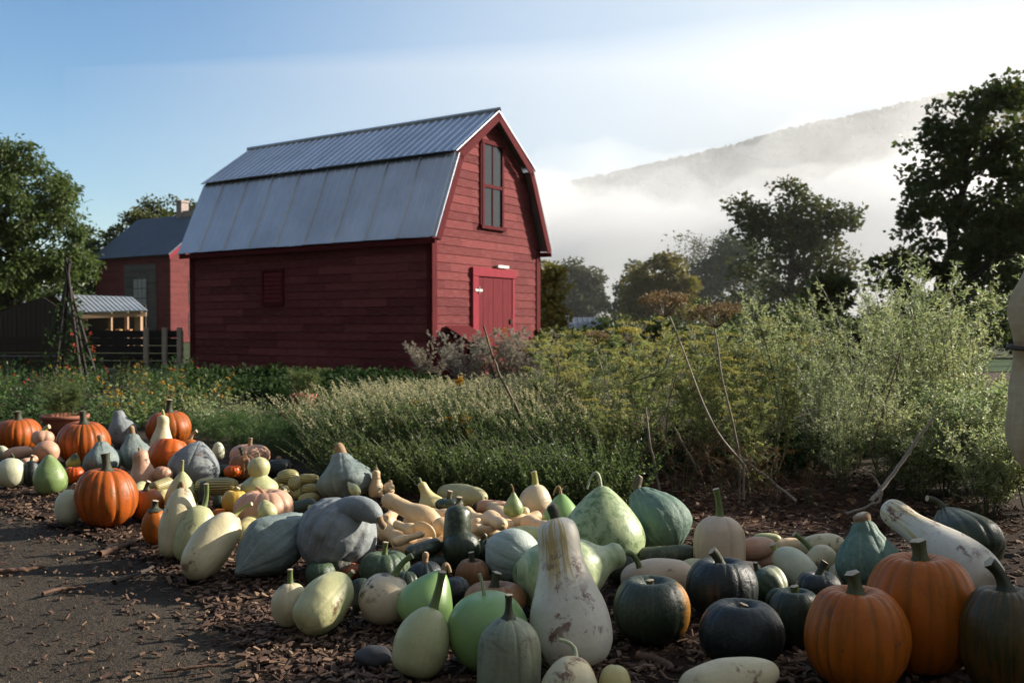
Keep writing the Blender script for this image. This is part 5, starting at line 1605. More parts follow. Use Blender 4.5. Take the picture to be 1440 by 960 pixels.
SQI = [0]
def squash(name, cat, kind, mat, cu, cv, w, h, roll, elev, lift, stem, label, group=None, away=1, **o):
    """cu,cv: centre in the photo; w,h: width across and length along the axis seen in the photo (pixels); roll: axis direction
    (stem end) clockwise from up; elev: how far the stem end points up from level; lift: height of its lowest point."""
    SQI[0] += 1; seed = SQI[0]
    w *= 1.03; h *= 1.03
    spin = o.get('spin', seed * 1.3)
    bend = o.get('bend', 0.0)
    x, y, z, th = sq_points(kind, 26, 36, o, seed)
    cr, sr = math.cos(R(roll)), math.sin(R(roll))
    cs, sn = math.cos(spin), math.sin(spin)
    Y = max(2.0, CAMZ * FPX / max(60, (cv + .5 * max(w * .6, h * .5) - 457)))
    pos = P(cu, cv, Y); Rr = w / FPX * Y / 2; L = h / FPX * Y
    def axes(pos):
        best = None
        if elev >= 89: ax = np.array([0, 0, 1.0])
        else:
            for a in np.linspace(0, 2 * math.pi, 181)[:-1]:
                ax = np.array([math.cos(R(elev)) * math.cos(a), math.cos(R(elev)) * math.sin(a), math.sin(R(elev))])
                q = np.array([pos - ax * .03, pos + ax * .03]); u, v = project(q)
                d = math.atan2(u[1] - u[0], -(v[1] - v[0])) - R(roll)
                d = abs((d + math.pi) % (2 * math.pi) - math.pi) + (.02 if ax[1] * away < 0 else 0)
                if best is None or d < best[0]: best = (d, ax)
            ax = best[1]
        ex = np.array([1.0, 0, 0]) if abs(ax[0]) < .95 else np.array([0, .3, -1.0])
        ex = ex - ax * ex.dot(ax); ex /= np.linalg.norm(ex)
        ey = np.cross(ax, ex)
        return np.stack([ex, ey, ax])
    def local(x, y, z, Rr, L):
        X = x * Rr; Yy = y * Rr
        Xr = X * cs - Yy * sn; Yr = X * sn + Yy * cs
        Zl = z * L
        Xr = Xr + bend * L * np.clip(z, 0, 1.1) ** 2
        return np.stack([Xr, Yr, Zl], -1).reshape(-1, 3)
    for it in range(14):
        A = axes(pos)
        V = local(x, y, z, Rr, L) - np.array([0, 0, L / 2])
        Wd = pos + V @ A
        u, v = project(Wd)
        al = u * sr - v * cr; ac = u * cr + v * sr
        hm = al.max() - al.min(); wm = ac.max() - ac.min()
        Rr *= (w / wm) ** .8; L *= (h / hm) ** .8
        mc = (al.max() + al.min()) / 2; cc = (ac.max() + ac.min()) / 2
        ta = cu * sr - cv * cr; tc_ = cu * cr + cv * sr
        du = (ta - mc) * sr + (tc_ - cc) * cr; dv = -(ta - mc) * cr + (tc_ - cc) * sr
        pos = pos + np.array([du, 0, -dv]) * pos[1] / FPX
        k = (Wd[:, 2].min() - CAMZ) / pos[1]
        Yn = np.clip((lift - CAMZ) / k, pos[1] * .8, pos[1] * 1.25)
        s = Yn / pos[1]
        pos = np.array([0, 0, CAMZ]) + (pos - np.array([0, 0, CAMZ])) * s
        Rr *= s; L *= s
    L = min(L, 8 * Rr)
    # final mesh, local origin at the blossom end's level, axis = local z
    big = w > 60
    nr, ns = (60, 112) if big else (36, 60)
    x, y, z, th = sq_points(kind, nr, ns, o, seed)
    V = local(x, y, z, Rr, L)
    Vg = V.reshape(nr, ns, 3)
    lump = o.get('lump', .05)
    if lump:
        c = np.array([0, 0, L * .45]); V = lumpy(V - c, lump, 2.2 / Rr / 2, seed) + c
    if o.get('wart'):
        sc = 9 / Rr / 2
        nrm = unit(V - np.array([0, 0, L * .4]))
        for i in range(len(V)):
            q = mnoise.noise((V[i, 0] * sc + seed, V[i, 1] * sc, V[i, 2] * sc))
            V[i] += nrm[i] * Rr * o['wart'] * max(0, q - .05)
    F = [[i * ns + j, i * ns + (j + 1) % ns, (i + 1) * ns + (j + 1) % ns, (i + 1) * ns + j] for i in range(nr - 1) for j in range(ns)]
    g = Geo(); g.add(V, F, 0, True)
    me = g.mesh(name, SM[mat])
    at_ = me.attributes.new('groove', 'FLOAT', 'POINT'); at_.data.foreach_set('value', sq_points.groove.ravel())
    ob_ = link(name, me)
    A = axes(pos)
    org = pos - A[2] * L / 2
    Mx = Matrix(((A[0][0], A[1][0], A[2][0], org[0]), (A[0][1], A[1][1], A[2][1], org[1]), (A[0][2], A[1][2], A[2][2], org[2]), (0, 0, 0, 1)))
    ob_.matrix_world = Mx
    tag(ob_, label, cat, group)
    if stem:
        smat, ln, sa, tk, style = stem
        top = V.reshape(nr, ns, 3)[-1].mean(0)
        px = pos[1] / FPX
        ln *= px; tk *= px / 2
        dw = np.array([math.sin(R(sa)), o.get('sdep', 0.0), math.cos(R(sa))])
        dl = A @ dw
        al_ = np.array([0, 0, 1.0])
        g = Geo()
        p0 = top - al_ * tk * .6
        if style == 'curl':
            p1 = top + al_ * ln * .35; c = 1 if math.sin(R(sa)) >= 0 else -1
            side = A @ np.array([c, 0, 0]); upv = A @ np.array([0, .2, 1.0])
            pts = [p0] + [top + upv * ln * (.5 * math.sin(t * 3.6) + .12 * t) + side * ln * (.10 + .5 * (1 - math.cos(t * 2.6)) * .6) for t in np.linspace(0, 1, 14)]
            tube(g, pts, np.linspace(tk * 1.2, tk * .6, len(pts)), 7, 0, 1)
        elif style == 'nub':
            pts = bez(p0, top + al_ * ln * .5, top + al_ * ln * .35 + dl * ln * .65, 7)
            tube(g, pts, tk * np.array([1.05, 1.0, .95, 1.0, 1.05, 1.0, .6]), 12, 0, 1)
        else:
            pts = bez(p0, top + al_ * ln * .5, top + al_ * ln * .3 + dl * ln * .72, 10)
            fl = {'wood': [2.7, 2.2, 1.5, 1.18, 1.02, .95, .92, .95, 1.0, 1.1], 'thin': [1.4, 1.1, 1, 1, .95, .9, .9, .85, .85, .85], 'long': [1.6, 1.2, 1.05, 1, .95, .9, .9, .9, .95, 1.0]}[style]
            tube(g, pts, tk * np.array(fl), 10 if style != 'thin' else 7, 0, 1, True, .13 if style == 'wood' else .05)
        so_ = g.obj('stem', [ST[smat], ST['cut']])
        so_.parent = ob_
    return ob_

PK, HB, BN, GD, SQ, KB, DE, ZU, AC = ('pumpkin', 'hubbard_squash', 'butternut_squash', 'gourd', 'winter_squash', 'kabocha_squash', 'delicata_squash', 'zucchini', 'acorn_squash')
CT = {PK: 'pumpkin', HB: 'squash', BN: 'squash', GD: 'gourd', SQ: 'squash', KB: 'squash', DE: 'squash', ZU: 'zucchini', AC: 'squash'}
RB = dict(ribs=18, ribd=.09, lump=.06); RS = dict(ribs=12, ribd=.10, lump=.06); HUB = dict(ribs=9, ribd=.05, lump=.12, wart=.05)
T = [
# --- left end of the row
(PK, 'pumpkin', 'orange2', 25, 611, 66, 44, 0, 90, 0, ('dark', 14, -5, 9, 'wood'), 'broad orange pumpkin cut by the left edge of the picture', RB),
(SQ, 'oval', 'whitegreen', 3, 637, 22, 20, 60, 20, .02, None, 'small pale squash at the very left edge below the broad orange pumpkin', {}),
(SQ, 'round', 'whitegreen', 15, 665, 44, 42, 10, 70, 0, ('dark', 8, -40, 4, 'long'), 'pale green white round squash at the left edge on the path side', {}),
(SQ, 'oval', 'pink', 25, 637, 18, 42, 80, 5, .04, None, 'long pink tan squash lying under the broad left orange pumpkin', {}),
(BN, 'butternut', 'pink', 41, 649, 16, 26, 60, 20, .03, None, 'small pinkish squash between the round white and the green teardrop', {}),
(SQ, 'pumpkin', 'pink', 60, 616, 32, 22, 10, 75, .10, ('yellow', 12, 60, 6, 'wood'), 'knobbly pinkish squash with star shaped yellow stem end', dict(ribs=8, ribd=.15)),
(BN, 'egg', 'pink', 66, 635, 34, 34, 40, 30, .04, None, 'plump peach squash touching the left side of the big orange pumpkin', {}),
(SQ, 'round', 'darkblue', 44, 666, 24, 36, 0, 90, 0, ('dark', 8, 20, 4, 'long'), 'dark blue green squash tucked behind the green teardrop gourd', {}),
(GD, 'drop', 'green', 70, 667, 48, 54, -4, 84, 0, None, 'mid green teardrop gourd at the path edge, far left', {}),
(PK, 'pumpkin', 'orange2', 118, 623, 74, 58, 0, 90, 0, ('dark', 20, -8, 9, 'wood'), 'large orange pumpkin with dark stem before the wide terracotta pot', RB),
(HB, 'hubbard', 'bluegrey', 171, 604, 42, 50, -12, 72, 0, None, 'grey blue hubbard squash standing at the back, farthest left of its kind', HUB),
(PK, 'pumpkin', 'orange2', 237, 603, 64, 48, 0, 90, 0, ('dark', 20, 5, 8, 'wood'), 'tall stemmed orange pumpkin at the back behind the cream neck', RB),
(HB, 'hubbard', 'blue', 144, 645, 56, 46, -5, 80, .02, ('tan', 10, -10, 8, 'nub'), 'blue grey hubbard squash between two orange pumpkins, dark tipped', HUB),
(GD, 'pear', 'bicolour', 104, 648, 20, 24, 15, 75, .06, None, 'small yellow and green pear gourd under the large orange pumpkin', {}),
(SQ, 'flat', 'red', 104, 668, 30, 24, 0, 90, 0, None, 'red orange squash peeking out left of the turning pumpkin', RS),
(HB, 'hubbard', 'blue', 190, 636, 48, 48, -8, 78, .04, ('tan', 12, -15, 8, 'nub'), 'blue grey hubbard squash with tan corky stem behind the peach bottle squash', HUB),
(SQ, 'tall', 'cream', 228, 612, 32, 54, 4, 84, .10, ('yellow', 8, -25, 4, 'long'), 'cream straight necked squash standing before the tall stemmed pumpkin', {}),
(SQ, 'flat', 'red', 236, 639, 54, 46, 12, 70, .05, None, 'bright red orange squash with creased shoulders', dict(ribs=8, ribd=.08, lump=.1)),
(SQ, 'round', 'orange', 268, 627, 24, 18, 0, 80, .10, ('tan', 16, 50, 5, 'long'), 'small orange squash with long tan stem behind the silver hubbard', {}),
(BN, 'tall', 'pink', 200, 662, 42, 56, -8, 80, .02, ('tan', 5, 0, 4, 'nub'), 'peach bottle shaped squash standing between pumpkin and silver hubbard', {}),
(SQ, 'flat', 'pink', 229, 667, 28, 22, 20, 60, .08, ('dark', 6, -30, 6, 'wood'), 'small flat pinkish squash with dried dark stem', RS),
(HB, 'drop', 'bluegrey', 275, 651, 70, 62, 14, 78, .04, None, 'silver blue hubbard squash with smooth lit dome, right of the red squash', dict(ribs=10, ribd=.05, lump=.08)),
(SQ, 'egg', 'whitegreen', 307, 634, 18, 24, 0, 85, .05, None, 'white egg shaped squash at the back beside the green tops', {}),
(SQ, 'flat', 'red', 327, 663, 24, 18, 0, 85, .05, None, 'small red and dark squash behind the bottle gourd', RS),
(SQ, 'round', 'darkgreen', 315, 662, 18, 18, 0, 85, .05, None, 'small dark green squash beside the little red one', {}),
(SQ, 'flat', 'pink', 352, 641, 56, 32, 0, 88, .06, ('tan', 16, 5, 6, 'long'), 'flat pink pumpkin squash with upright tan stem at the back', RS),
(PK, 'pumpkin', 'brown', 341, 657, 38, 36, 0, 88, .02, ('dark', 14, -25, 5, 'long'), 'brownish orange pumpkin in front of the flat pink one', RS),
(SQ, 'round', 'whitegreen', 97, 713, 40, 48, 8, 75, 0, ('tan', 14, 30, 5, 'curl'), 'white green round squash with curled tan stem left of the turning pumpkin', {}),
(PK, 'pumpkin', 'orange2', 150, 700, 88, 82, 0, 90, 0, ('dark', 28, -6, 11, 'wood'), 'large red orange pumpkin streaked with green at the path edge', dict(ribs=16, ribd=.10, lump=.07)),
(PK, 'pumpkin', 'orange', 205, 710, 50, 43, 0, 88, 0, ('dark', 16, 25, 6, 'wood'), 'small orange pumpkin right of the streaked red orange one', dict(ribs=14, ribd=.07)),
(PK, 'round', 'orange', 217, 741, 36, 50, 0, 88, 0, ('dark', 12, 10, 8, 'wood'), 'smallest orange pumpkin, pressed against the cream squash', dict(ribs=12, ribd=.05)),
(DE, 'cyl', 'delicata', 228, 682, 17, 34, 70, 8, .09, None, 'striped delicata squash lying behind the small orange pumpkin', {}),
(SQ, 'oval', 'paleyellow', 231, 697, 18, 24, 70, 10, .05, None, 'pale yellow squash under the leftmost striped delicata', {}),
(SQ, 'drop', 'palegreen', 255, 694, 46, 60, 2, 82, .02, ('yellow', 16, 5, 4, 'thin'), 'pale green pear squash with thin upright stem behind the cream one', {}),
(SQ, 'egg', 'cream', 251, 735, 52, 98, 8, 74, 0, ('tan', 12, -30, 6, 'curl'), 'long cream squash with curled stem, leftmost of the three long cream ones', {}),
(SQ, 'oval', 'palegreen', 273, 750, 50, 80, 20, 62, 0, ('green', 34, 0, 7, 'long'), 'greenish cream squash with thick green stem, middle of three long ones', {}),
(SQ, 'oval', 'cream', 297, 767, 58, 108, 38, 40, 0, ('yellow', 32, 62, 6, 'long'), 'long cream speckled squash leaning right at the mulch edge', dict(lump=.05)),
(ZU, 'cyl', 'zucchini', 286, 693, 16, 34, 5, 70, .08, None, 'short dark green zucchini standing behind the three long cream squash', {}),
(DE, 'cyl', 'delicata', 304, 684, 25, 60, 88, 4, .12, None, 'long striped delicata squash lying level beneath the silver hubbard', dict(ribs=10, ribd=.06)),
(SQ, 'round', 'darkgreen', 308, 707, 18, 22, 0, 85, .06, None, 'little dark green squash left of the yellow one', {}),
(SQ, 'round', 'orange', 308, 724, 24, 18, 0, 85, .04, None, 'small orange squash just showing above the leaning cream squash', {}),
(SQ, 'flat', 'yellow', 330, 706, 36, 32, 5, 80, .06, ('yellow', 12, 30, 6, 'wood'), 'yellow squash with yellow stem left of the pink ribbed pumpkin', dict(ribs=10, ribd=.06)),
(GD, 'bottle', 'palegreen', 364, 672, 52, 58, 0, 86, .10, ('tan', 6, -10, 3, 'thin'), 'pale green bottle gourd with a round ball top', {}),
(PK, 'flat', 'pink', 371, 716, 82, 54, 0, 86, .02, ('tan', 22, -50, 5, 'long'), 'pink ribbed flat pumpkin behind the long cream squash', dict(ribs=11, ribd=.16)),
(GD, 'drop', 'palegreen', 374, 716, 29, 28, -15, 70, .14, None, 'small pale green pear gourd resting on the pink ribbed pumpkin', {}),
(SQ, 'flat', 'darkblue', 392, 660, 40, 28, 0, 85, 0, ('tan', 10, 0, 8, 'nub'), 'dark squash with tan stem at the back behind the striped pile', {}),
(ZU, 'cyl', 'darkgreen', 424, 714, 22, 44, 78, 8, .06, None, 'dark green zucchini lying right of the pink ribbed pumpkin', {}),
(SQ, 'oval', 'paleyellow', 437, 712, 16, 20, 40, 20, .08, None, 'small pale yellow squash at the tip of the dark zucchini', {}),
# striped pile
(DE, 'oval', 'delicata', 405, 670, 20, 30, 80, 8, .12, None, 'striped squash topmost in the striped pile', dict(ribs=10, ribd=.06)),
(DE, 'oval', 'delicata', 432, 674, 16, 34, 88, 4, .10, None, 'striped squash lying level in the striped pile beside the grey hubbard', dict(ribs=10, ribd=.06)),
(DE, 'oval', 'delicata', 414, 679, 18, 22, 20, 40, .09, None, 'short striped squash in the middle of the striped pile', dict(ribs=10, ribd=.06)),
(DE, 'oval', 'delicata', 390, 678, 14, 22, 70, 10, .06, None, 'striped squash at the left of the striped pile by the bottle gourd', dict(ribs=10, ribd=.06)),
(DE, 'oval', 'delicata', 416, 691, 17, 22, -20, 30, .04, None, 'striped squash low in the front of the striped pile', dict(ribs=10, ribd=.06)),
(DE, 'oval', 'delicata', 436, 688, 16, 28, 85, 4, .06, None, 'striped squash under the level one in the striped pile', dict(ribs=10, ribd=.06)),
(DE, 'oval', 'delicata', 434, 701, 16, 30, 80, 4, .02, None, 'lowest striped squash beside the foot of the grey hubbard', dict(ribs=10, ribd=.06)),
(DE, 'oval', 'delicata', 399, 690, 14, 20, 60, 10, .03, None, 'small striped squash in the pile right of the bottle gourd base', dict(ribs=10, ribd=.06)),
# blue hubbards in the middle
(HB, 'hubbard', 'blue', 484, 671, 76, 64, -8, 76, .03, ('tan', 14, -60, 15, 'nub'), 'grey hubbard squash with fat tan stem stub behind the big blue one', HUB),
(GD, 'pear', 'palegreen', 497, 687, 15, 24, -40, 30, .16, None, 'tiny pale green gourd resting against the grey hubbard squash', {}),
(HB, 'lemon', 'blue', 380, 768, 80, 122, 52, 22, 0, ('dark', 6, 60, 7, 'nub'), 'blue green hubbard squash lying with its pointed tip to the lower left', HUB),
(HB, 'round', 'bluegrey', 472, 754, 108, 106, 30, 55, 0, None, 'largest blue grey hubbard squash with a bent neck, at the heap front', dict(ribs=11, ribd=.13, lump=.08, wart=.06)),
(KB, 'flat', 'darkgreen', 541, 665, 40, 30, 0, 88, .02, ('tan', 12, -15, 8, 'nub'), 'dark green ribbed squash with tan cork stem before the herb hedge', RS),
(BN, 'tall', 'butternut', 529, 680, 21, 38, 0, 86, .06, ('tan', 4, 0, 4, 'nub'), 'small upright butternut squash beside the dark ribbed squash', {}),
(SQ, 'oval', 'butternut', 546, 688, 18, 20, 20, 40, .06, ('tan', 6, -20, 6, 'nub'), 'small tan squash with cork stem between upright and lying butternuts', {}),
# butternut pile
(BN, 'butternut', 'butternut', 578, 719, 36, 88, -62, 18, .08, ('tan', 5, -60, 6, 'nub'), 'long tan butternut squash topmost at the left of the butternut heap', {}),
(SQ, 'crook', 'paleyellow', 603, 699, 40, 48, -18, 70, .06, ('green', 7, -30, 5, 'nub'), 'pale yellow crookneck squash with a green stem tip', dict(bend=-.10)),
(SQ, 'oval', 'olive', 650, 697, 33, 70, 97, 4, .04, None, 'olive cream oval squash lying before the herb hedge', {}),
(BN, 'cyl', 'pink', 692, 713, 20, 44, -85, 4, .06, ('dark', 5, -70, 5, 'wood'), 'pinkish tan squash with dried stem left of the little green pear', {}),
(GD, 'pear', 'green', 722, 709, 27, 34, 0, 86, .12, ('tan', 12, -25, 2.5, 'thin'), 'small green pear gourd perched on the tan squash', {}),
(SQ, 'egg', 'creamspot', 753, 705, 46, 48, 0, 86, .05, ('yellow', 18, -12, 9, 'long'), 'cream squash with yellow green stem and small scab, back of heap', {}),
(BN, 'butternut', 'butternut', 559, 757, 34, 62, -55, 20, 0, None, 'tan butternut squash lying right of the largest blue hubbard', {}),
(BN, 'butternut', 'butternut', 570, 742, 20, 36, -70, 10, .10, None, 'small tan butternut squash lying under the long topmost one', {}),
(BN, 'round', 'butternut', 595, 750, 37, 30, 40, 15, .06, ('dark', 3, 120, 5, 'nub'), 'tan butternut squash seen end on with dark blossom scar', dict(away=-1)),
(BN, 'butternut', 'butternut', 618, 723, 20, 38, -75, 6, .09, None, 'tan butternut squash between crookneck and dark zucchini', {}),
(BN, 'round', 'butternut', 621, 741, 28, 28, 60, 20, .08, None, 'tan butternut squash tucked left of the upright dark zucchini', {}),
(BN, 'oval', 'butternut', 617, 758, 22, 24, 50, 20, .03, None, 'low tan butternut squash left of the round dark green squash', {}),
(BN, 'butternut', 'butternut', 674, 744, 24, 32, -25, 40, .06, None, 'tan butternut squash just right of the upright dark zucchini', {}),
(BN, 'butternut', 'butternut', 697, 734, 27, 58, 112, 8, .06, None, 'tan butternut squash with pinched waist in the middle of the heap', {}),
(BN, 'round', 'butternut', 711, 741, 24, 26, 80, 10, .04, None, 'tan butternut bulb in front of the pinched waist one', {}),
(BN, 'butternut', 'butternut', 739, 731, 24, 48, 70, 8, .05, None, 'tan butternut squash pointing right toward the green pear gourds', {}),
(BN, 'round', 'pink', 768, 726, 20, 24, 20, 40, .05, None, 'pinkish squash between the scabbed cream squash and green pear gourd', {}),
(BN, 'oval', 'butternut', 668, 757, 16, 22, 10, 40, .05, None, 'small tan butternut right of the round dark green squash', {}),
(BN, 'oval', 'butternut', 684, 762, 18, 16, 60, 20, .03, None, 'lowest small tan butternut left of the pale blue squash', {}),
(SQ, 'oval', 'palegreen', 735, 752, 26, 56, 85, 6, .12, None, 'pale green squash lying behind the pale blue one', {}),
(ZU, 'cyl', 'zucchini', 643, 743, 38, 64, 4, 70, .08, ('wood', 12, 5, 8, 'wood'), 'fat dark zucchini standing upright in the butternut heap', {}),
(KB, 'flat', 'darkgreen', 632, 709, 40, 18, 0, 85, .12, ('wood', 14, 10, 8, 'long'), 'dark green flat squash behind the upright zucchini', RS),
(SQ, 'round', 'darkgreen', 649, 773, 51, 52, 5, 80, .02, ('yellow', 20, -25, 7, 'long'), 'round dark green squash with a yellow green stem', {}),
(ZU, 'cyl', 'zucchini', 596, 773, 24, 54, 72, 6, .06, ('green', 8, 60, 7, 'long'), 'dark zucchini lying behind the ribbed green kabocha', {}),
(SQ, 'round', 'darkgreen', 680, 776, 24, 34, 0, 85, .02, ('dark', 9, 40, 8, 'nub'), 'narrow dark green squash wedged left of the pale blue one', {}),
(SQ, 'round', 'darkblue', 598, 812, 54, 46, 0, 85, 0, ('tan', 14, 10, 9, 'nub'), 'dark blue squash in shadow behind the green pear gourd', RS),
(KB, 'flat', 'kabocha', 540, 799, 70, 50, 0, 86, 0, ('green', 24, 5, 7, 'wood'), 'ribbed green kabocha squash right of the largest blue hubbard', dict(ribs=10, ribd=.12)),
(SQ, 'flat', 'turban', 484, 797, 48, 34, 30, 60, 0, ('yellow', 30, -75, 8, 'long'), 'warty dark squash with red blotches and yellow stem', dict(lump=.12, wart=.1)),
(SQ, 'cyl', 'darkgreen', 508, 836, 30, 46, -10, 60, 0, None, 'dark green squash in shadow behind the two toned cream one', {}),
# front row
(SQ, 'round', 'cream', 408, 851, 52, 62, 0, 84, 0, ('green', 20, 0, 8, 'long'), 'small cream squash with green stem at the mulch edge', dict(ribs=8, ribd=.05)),
(SQ, 'oval', 'palegreen', 455, 848, 66, 98, 42, 28, 0, ('green', 16, 45, 8, 'long'), 'two toned green cream squash leaning on the small cream one', dict(ribs=8, ribd=.03)),
(SQ, 'round', 'creamspot', 541, 843, 73, 72, 22, 66, 0, ('green', 38, 50, 9, 'long'), 'round cream squash with a black scab patch', {}),
(GD, 'drop', 'apple', 603, 843, 78, 86, 26, 62, 0, ('tan', 16, 20, 8, 'curl'), 'light green pear gourd leaning right behind the pale egg squash', {}),
(PK, 'flat', 'brown', 664, 808, 47, 44, 0, 88, 0, ('dark', 20, -8, 8, 'wood'), 'small dark orange pumpkin in the shade left of pale blue squash', RS),
(PK, 'flat', 'brown', 696, 843, 86, 54, 0, 88, .02, ('dark', 26, 12, 12, 'wood'), 'brown orange flat pumpkin behind the bright green gourd', RS),
(GD, 'round', 'apple', 686, 888, 112, 112, -6, 84, 0, ('pale', 30, -15, 6, 'thin'), 'bright apple green round gourd in the front', dict(lump=.03)),
(SQ, 'egg', 'palegreen', 594, 902, 76, 100, 18, 66, 0, ('green', 52, 12, 12, 'long'), 'pale yellow green egg squash at the front edge of the heap', dict(lump=.04)),
(SQ, 'blocky', 'greygreen', 716, 926, 88, 116, 0, 86, 0, ('dark', 34, 0, 10, 'wood'), 'grey green ribbed squash in the front with pale cut stem', dict(ribs=10, ribd=.04)),
(SQ, 'lemon', 'paleblue', 722, 783, 78, 86, -62, 14, 0, ('dark', 10, -60, 9, 'nub'), 'pale blue grey squash left of the tall white gourd', dict(ribs=10, ribd=.05)),
(GD, 'tall', 'white', 796, 834, 112, 204, -8, 74, 0, ('dark', 22, -28, 16, 'nub'), 'tall white long necked gourd with yellow stripes, front centre', dict(lump=.03)),
(GD, 'kettle', 'mottlepale', 806, 803, 104, 150, 70, 12, 0, ('green', 40, 150, 9, 'long'), 'pale mottled green kettle gourd lying behind the tall white gourd', dict(lump=.05)),
(GD, 'drop', 'mottled', 848, 742, 115, 112, 0, 84, 0, ('pale', 34, -60, 5, 'curl'), 'largest mottled green gourd with a curled tendril stem', dict(lump=.04)),
(GD, 'drop', 'apple', 790, 724, 54, 58, 0, 84, .03, ('tan', 18, -60, 4, 'curl'), 'light green pear gourd left of the largest mottled gourd', {}),
(HB, 'hubbard', 'bluegreen', 922, 731, 88, 100, -32, 48, 0, ('wood', 26, 30, 13, 'nub'), 'blue green hubbard squash with necked stem end right of the mottled gourd', dict(ribs=10, ribd=.06, lump=.1, wart=.04)),
(SQ, 'cyl', 'darkmottle', 938, 782, 30, 84, 86, 4, .02, None, 'dark mottled squash lying level below the blue green hubbard', {}),
(SQ, 'oval', 'peach', 925, 812, 54, 102, 86, 6, 0, None, 'smooth cream oval squash lying behind the orange patched squash', dict(lump=.03)),
(SQ, 'blocky', 'peach', 1012, 768, 72, 84, 0, 84, 0, ('green', 40, -12, 10, 'long'), 'blocky cream squash with long green stem behind the dark pumpkins', dict(ribs=6, ribd=.06)),
(KB, 'flat', 'darkpatch', 917, 858, 106, 98, 0, 88, 0, ('wood', 18, -5, 10, 'wood'), 'dark green ribbed squash with an orange patch on its side', dict(ribs=13, ribd=.055, spin=0.0)),
(KB, 'flat', 'darkblue', 1016, 828, 98, 88, 0, 86, 0, ('dark', 34, -35, 13, 'wood'), 'blue black pumpkin squash with stem bent left, in front of the blocky cream one', dict(ribs=14, ribd=.05)),
(KB, 'flat', 'darkblue', 1043, 889, 118, 96, 0, 88, 0, ('wood', 16, 15, 12, 'wood'), 'blue black pumpkin squash nearest the camera', dict(ribs=14, ribd=.05)),
(KB, 'flat', 'darkgreen', 1120, 868, 76, 84, 0, 88, 0, ('green', 22, -10, 11, 'wood'), 'dark squash with green stem left of the front orange pumpkin', dict(ribs=12, ribd=.05)),
(AC, 'acornp', 'acorn', 1084, 823, 50, 56, -45, 30, 0, ('dark', 20, -10, 7, 'long'), 'half pale half dark acorn squash between the dark pumpkins', dict(ribs=10, ribd=.12, spin=0.0)),
(SQ, 'oval', 'whitegreen', 1118, 797, 46, 72, -50, 25, 0, ('yellow', 14, -25, 9, 'wood'), 'pale green white oval squash with yellow stem pointing up left', {}),
(BN, 'egg', 'pink', 1064, 771, 34, 54, 80, 8, .04, None, 'pinkish tan squash lying right of the blocky cream squash', {}),
(BN, 'oval', 'pink', 1072, 789, 22, 44, 85, 5, .0, None, 'pinkish squash lying beneath the tan one, right of the blocky cream', {}),
(SQ, 'oval', 'palegreen', 1078, 758, 18, 40, 88, 4, .05, None, 'narrow pale green squash at the back right of the blocky cream', {}),
(SQ, 'oval', 'butternut', 1108, 768, 24, 38, 80, 6, .02, None, 'small tan squash behind the pale green white oval', {}),
(SQ, 'oval', 'cream', 1157, 768, 36, 64, 84, 5, .04, None, 'cream oval squash lying at the back left of the dark hubbard', {}),
(SQ, 'round', 'cream', 1155, 788, 45, 42, -40, 40, .02, ('green', 34, -52, 8, 'long'), 'round cream squash with slanting green stem left of the dark hubbard', {}),
(KB, 'flat', 'darkblue', 1152, 826, 64, 48, 0, 88, .03, ('dark', 26, 25, 10, 'wood'), 'purplish dark squash with black stem left of the dark hubbard', dict(ribs=12, ribd=.05)),
(HB, 'hubbard', 'bluegreen', 1220, 784, 96, 100, -6, 76, 0, ('tan', 12, -20, 24, 'nub'), 'dark blue green hubbard squash with a broad cork stem behind the orange pumpkins', dict(ribs=10, ribd=.06, lump=.1, wart=.04)),
(GD, 'tall', 'white', 1322, 770, 78, 196, -52, 24, .02, None, 'white yellow striped gourd lying diagonally behind the orange pumpkins', dict(lump=.04)),
(SQ, 'drop', 'darkgreen', 1352, 760, 112, 104, -28, 50, 0, ('dark', 30, -70, 9, 'long'), 'big dark green ribbed squash behind the diagonal white gourd', dict(ribs=14, ribd=.07)),
(PK, 'pumpkin', 'orange', 1298, 862, 158, 168, 0, 88, 0, ('olive', 34, -10, 19, 'wood'), 'largest orange pumpkin, behind the front one at the right', dict(ribs=19, ribd=.055, lump=.05)),
(PK, 'pumpkin', 'orange', 1206, 898, 145, 146, 0, 88, 0, ('olive', 34, -14, 19, 'wood'), 'orange pumpkin with pale cut stem at the front right', dict(ribs=18, ribd=.045, lump=.05)),
(PK, 'pumpkin', 'orangegreen', 1414, 902, 130, 160, 0, 88, 0, ('dark', 54, -38, 16, 'wood'), 'greenish brown pumpkin with long bent stem cut by the right edge', dict(ribs=18, ribd=.045, lump=.05)),
(SQ, 'egg', 'cream', 1025, 960, 72, 142, 76, 8, 0, None, 'long cream squash lying at the bottom edge before the dark pumpkins', dict(lump=.04)),
(SQ, 'egg', 'cream', 803, 962, 80, 78, 10, 60, 0, ('pale', 40, -65, 7, 'thin'), 'cream squash with pale thin stem below the tall white gourd', {}),
(SQ, 'oval', 'paleyellow', 865, 962, 44, 54, 0, 70, 0, None, 'small pale yellow squash at the bottom edge right of the tall white gourd', {}),
# more of the heap showing in the gaps
(BN, 'butternut', 'butternut', 536, 742, 24, 40, -40, 20, .05, None, 'tan butternut squash half hidden beside the neck of the largest blue hubbard', {}),
(BN, 'butternut', 'butternut', 648, 728, 22, 40, 80, 8, .06, None, 'tan butternut squash lying behind the upright dark zucchini', {}),
(BN, 'oval', 'butternut', 722, 757, 24, 34, 70, 10, .05, None, 'tan butternut squash behind the pale blue squash', {}),
(ZU, 'cyl', 'zucchini', 620, 792, 24, 60, 80, 6, .0, None, 'dark zucchini lying below the round dark green squash', {}),
(SQ, 'round', 'darkgreen', 571, 822, 40, 38, 0, 80, 0, None, 'dark green squash right of the scabbed cream one', RS),
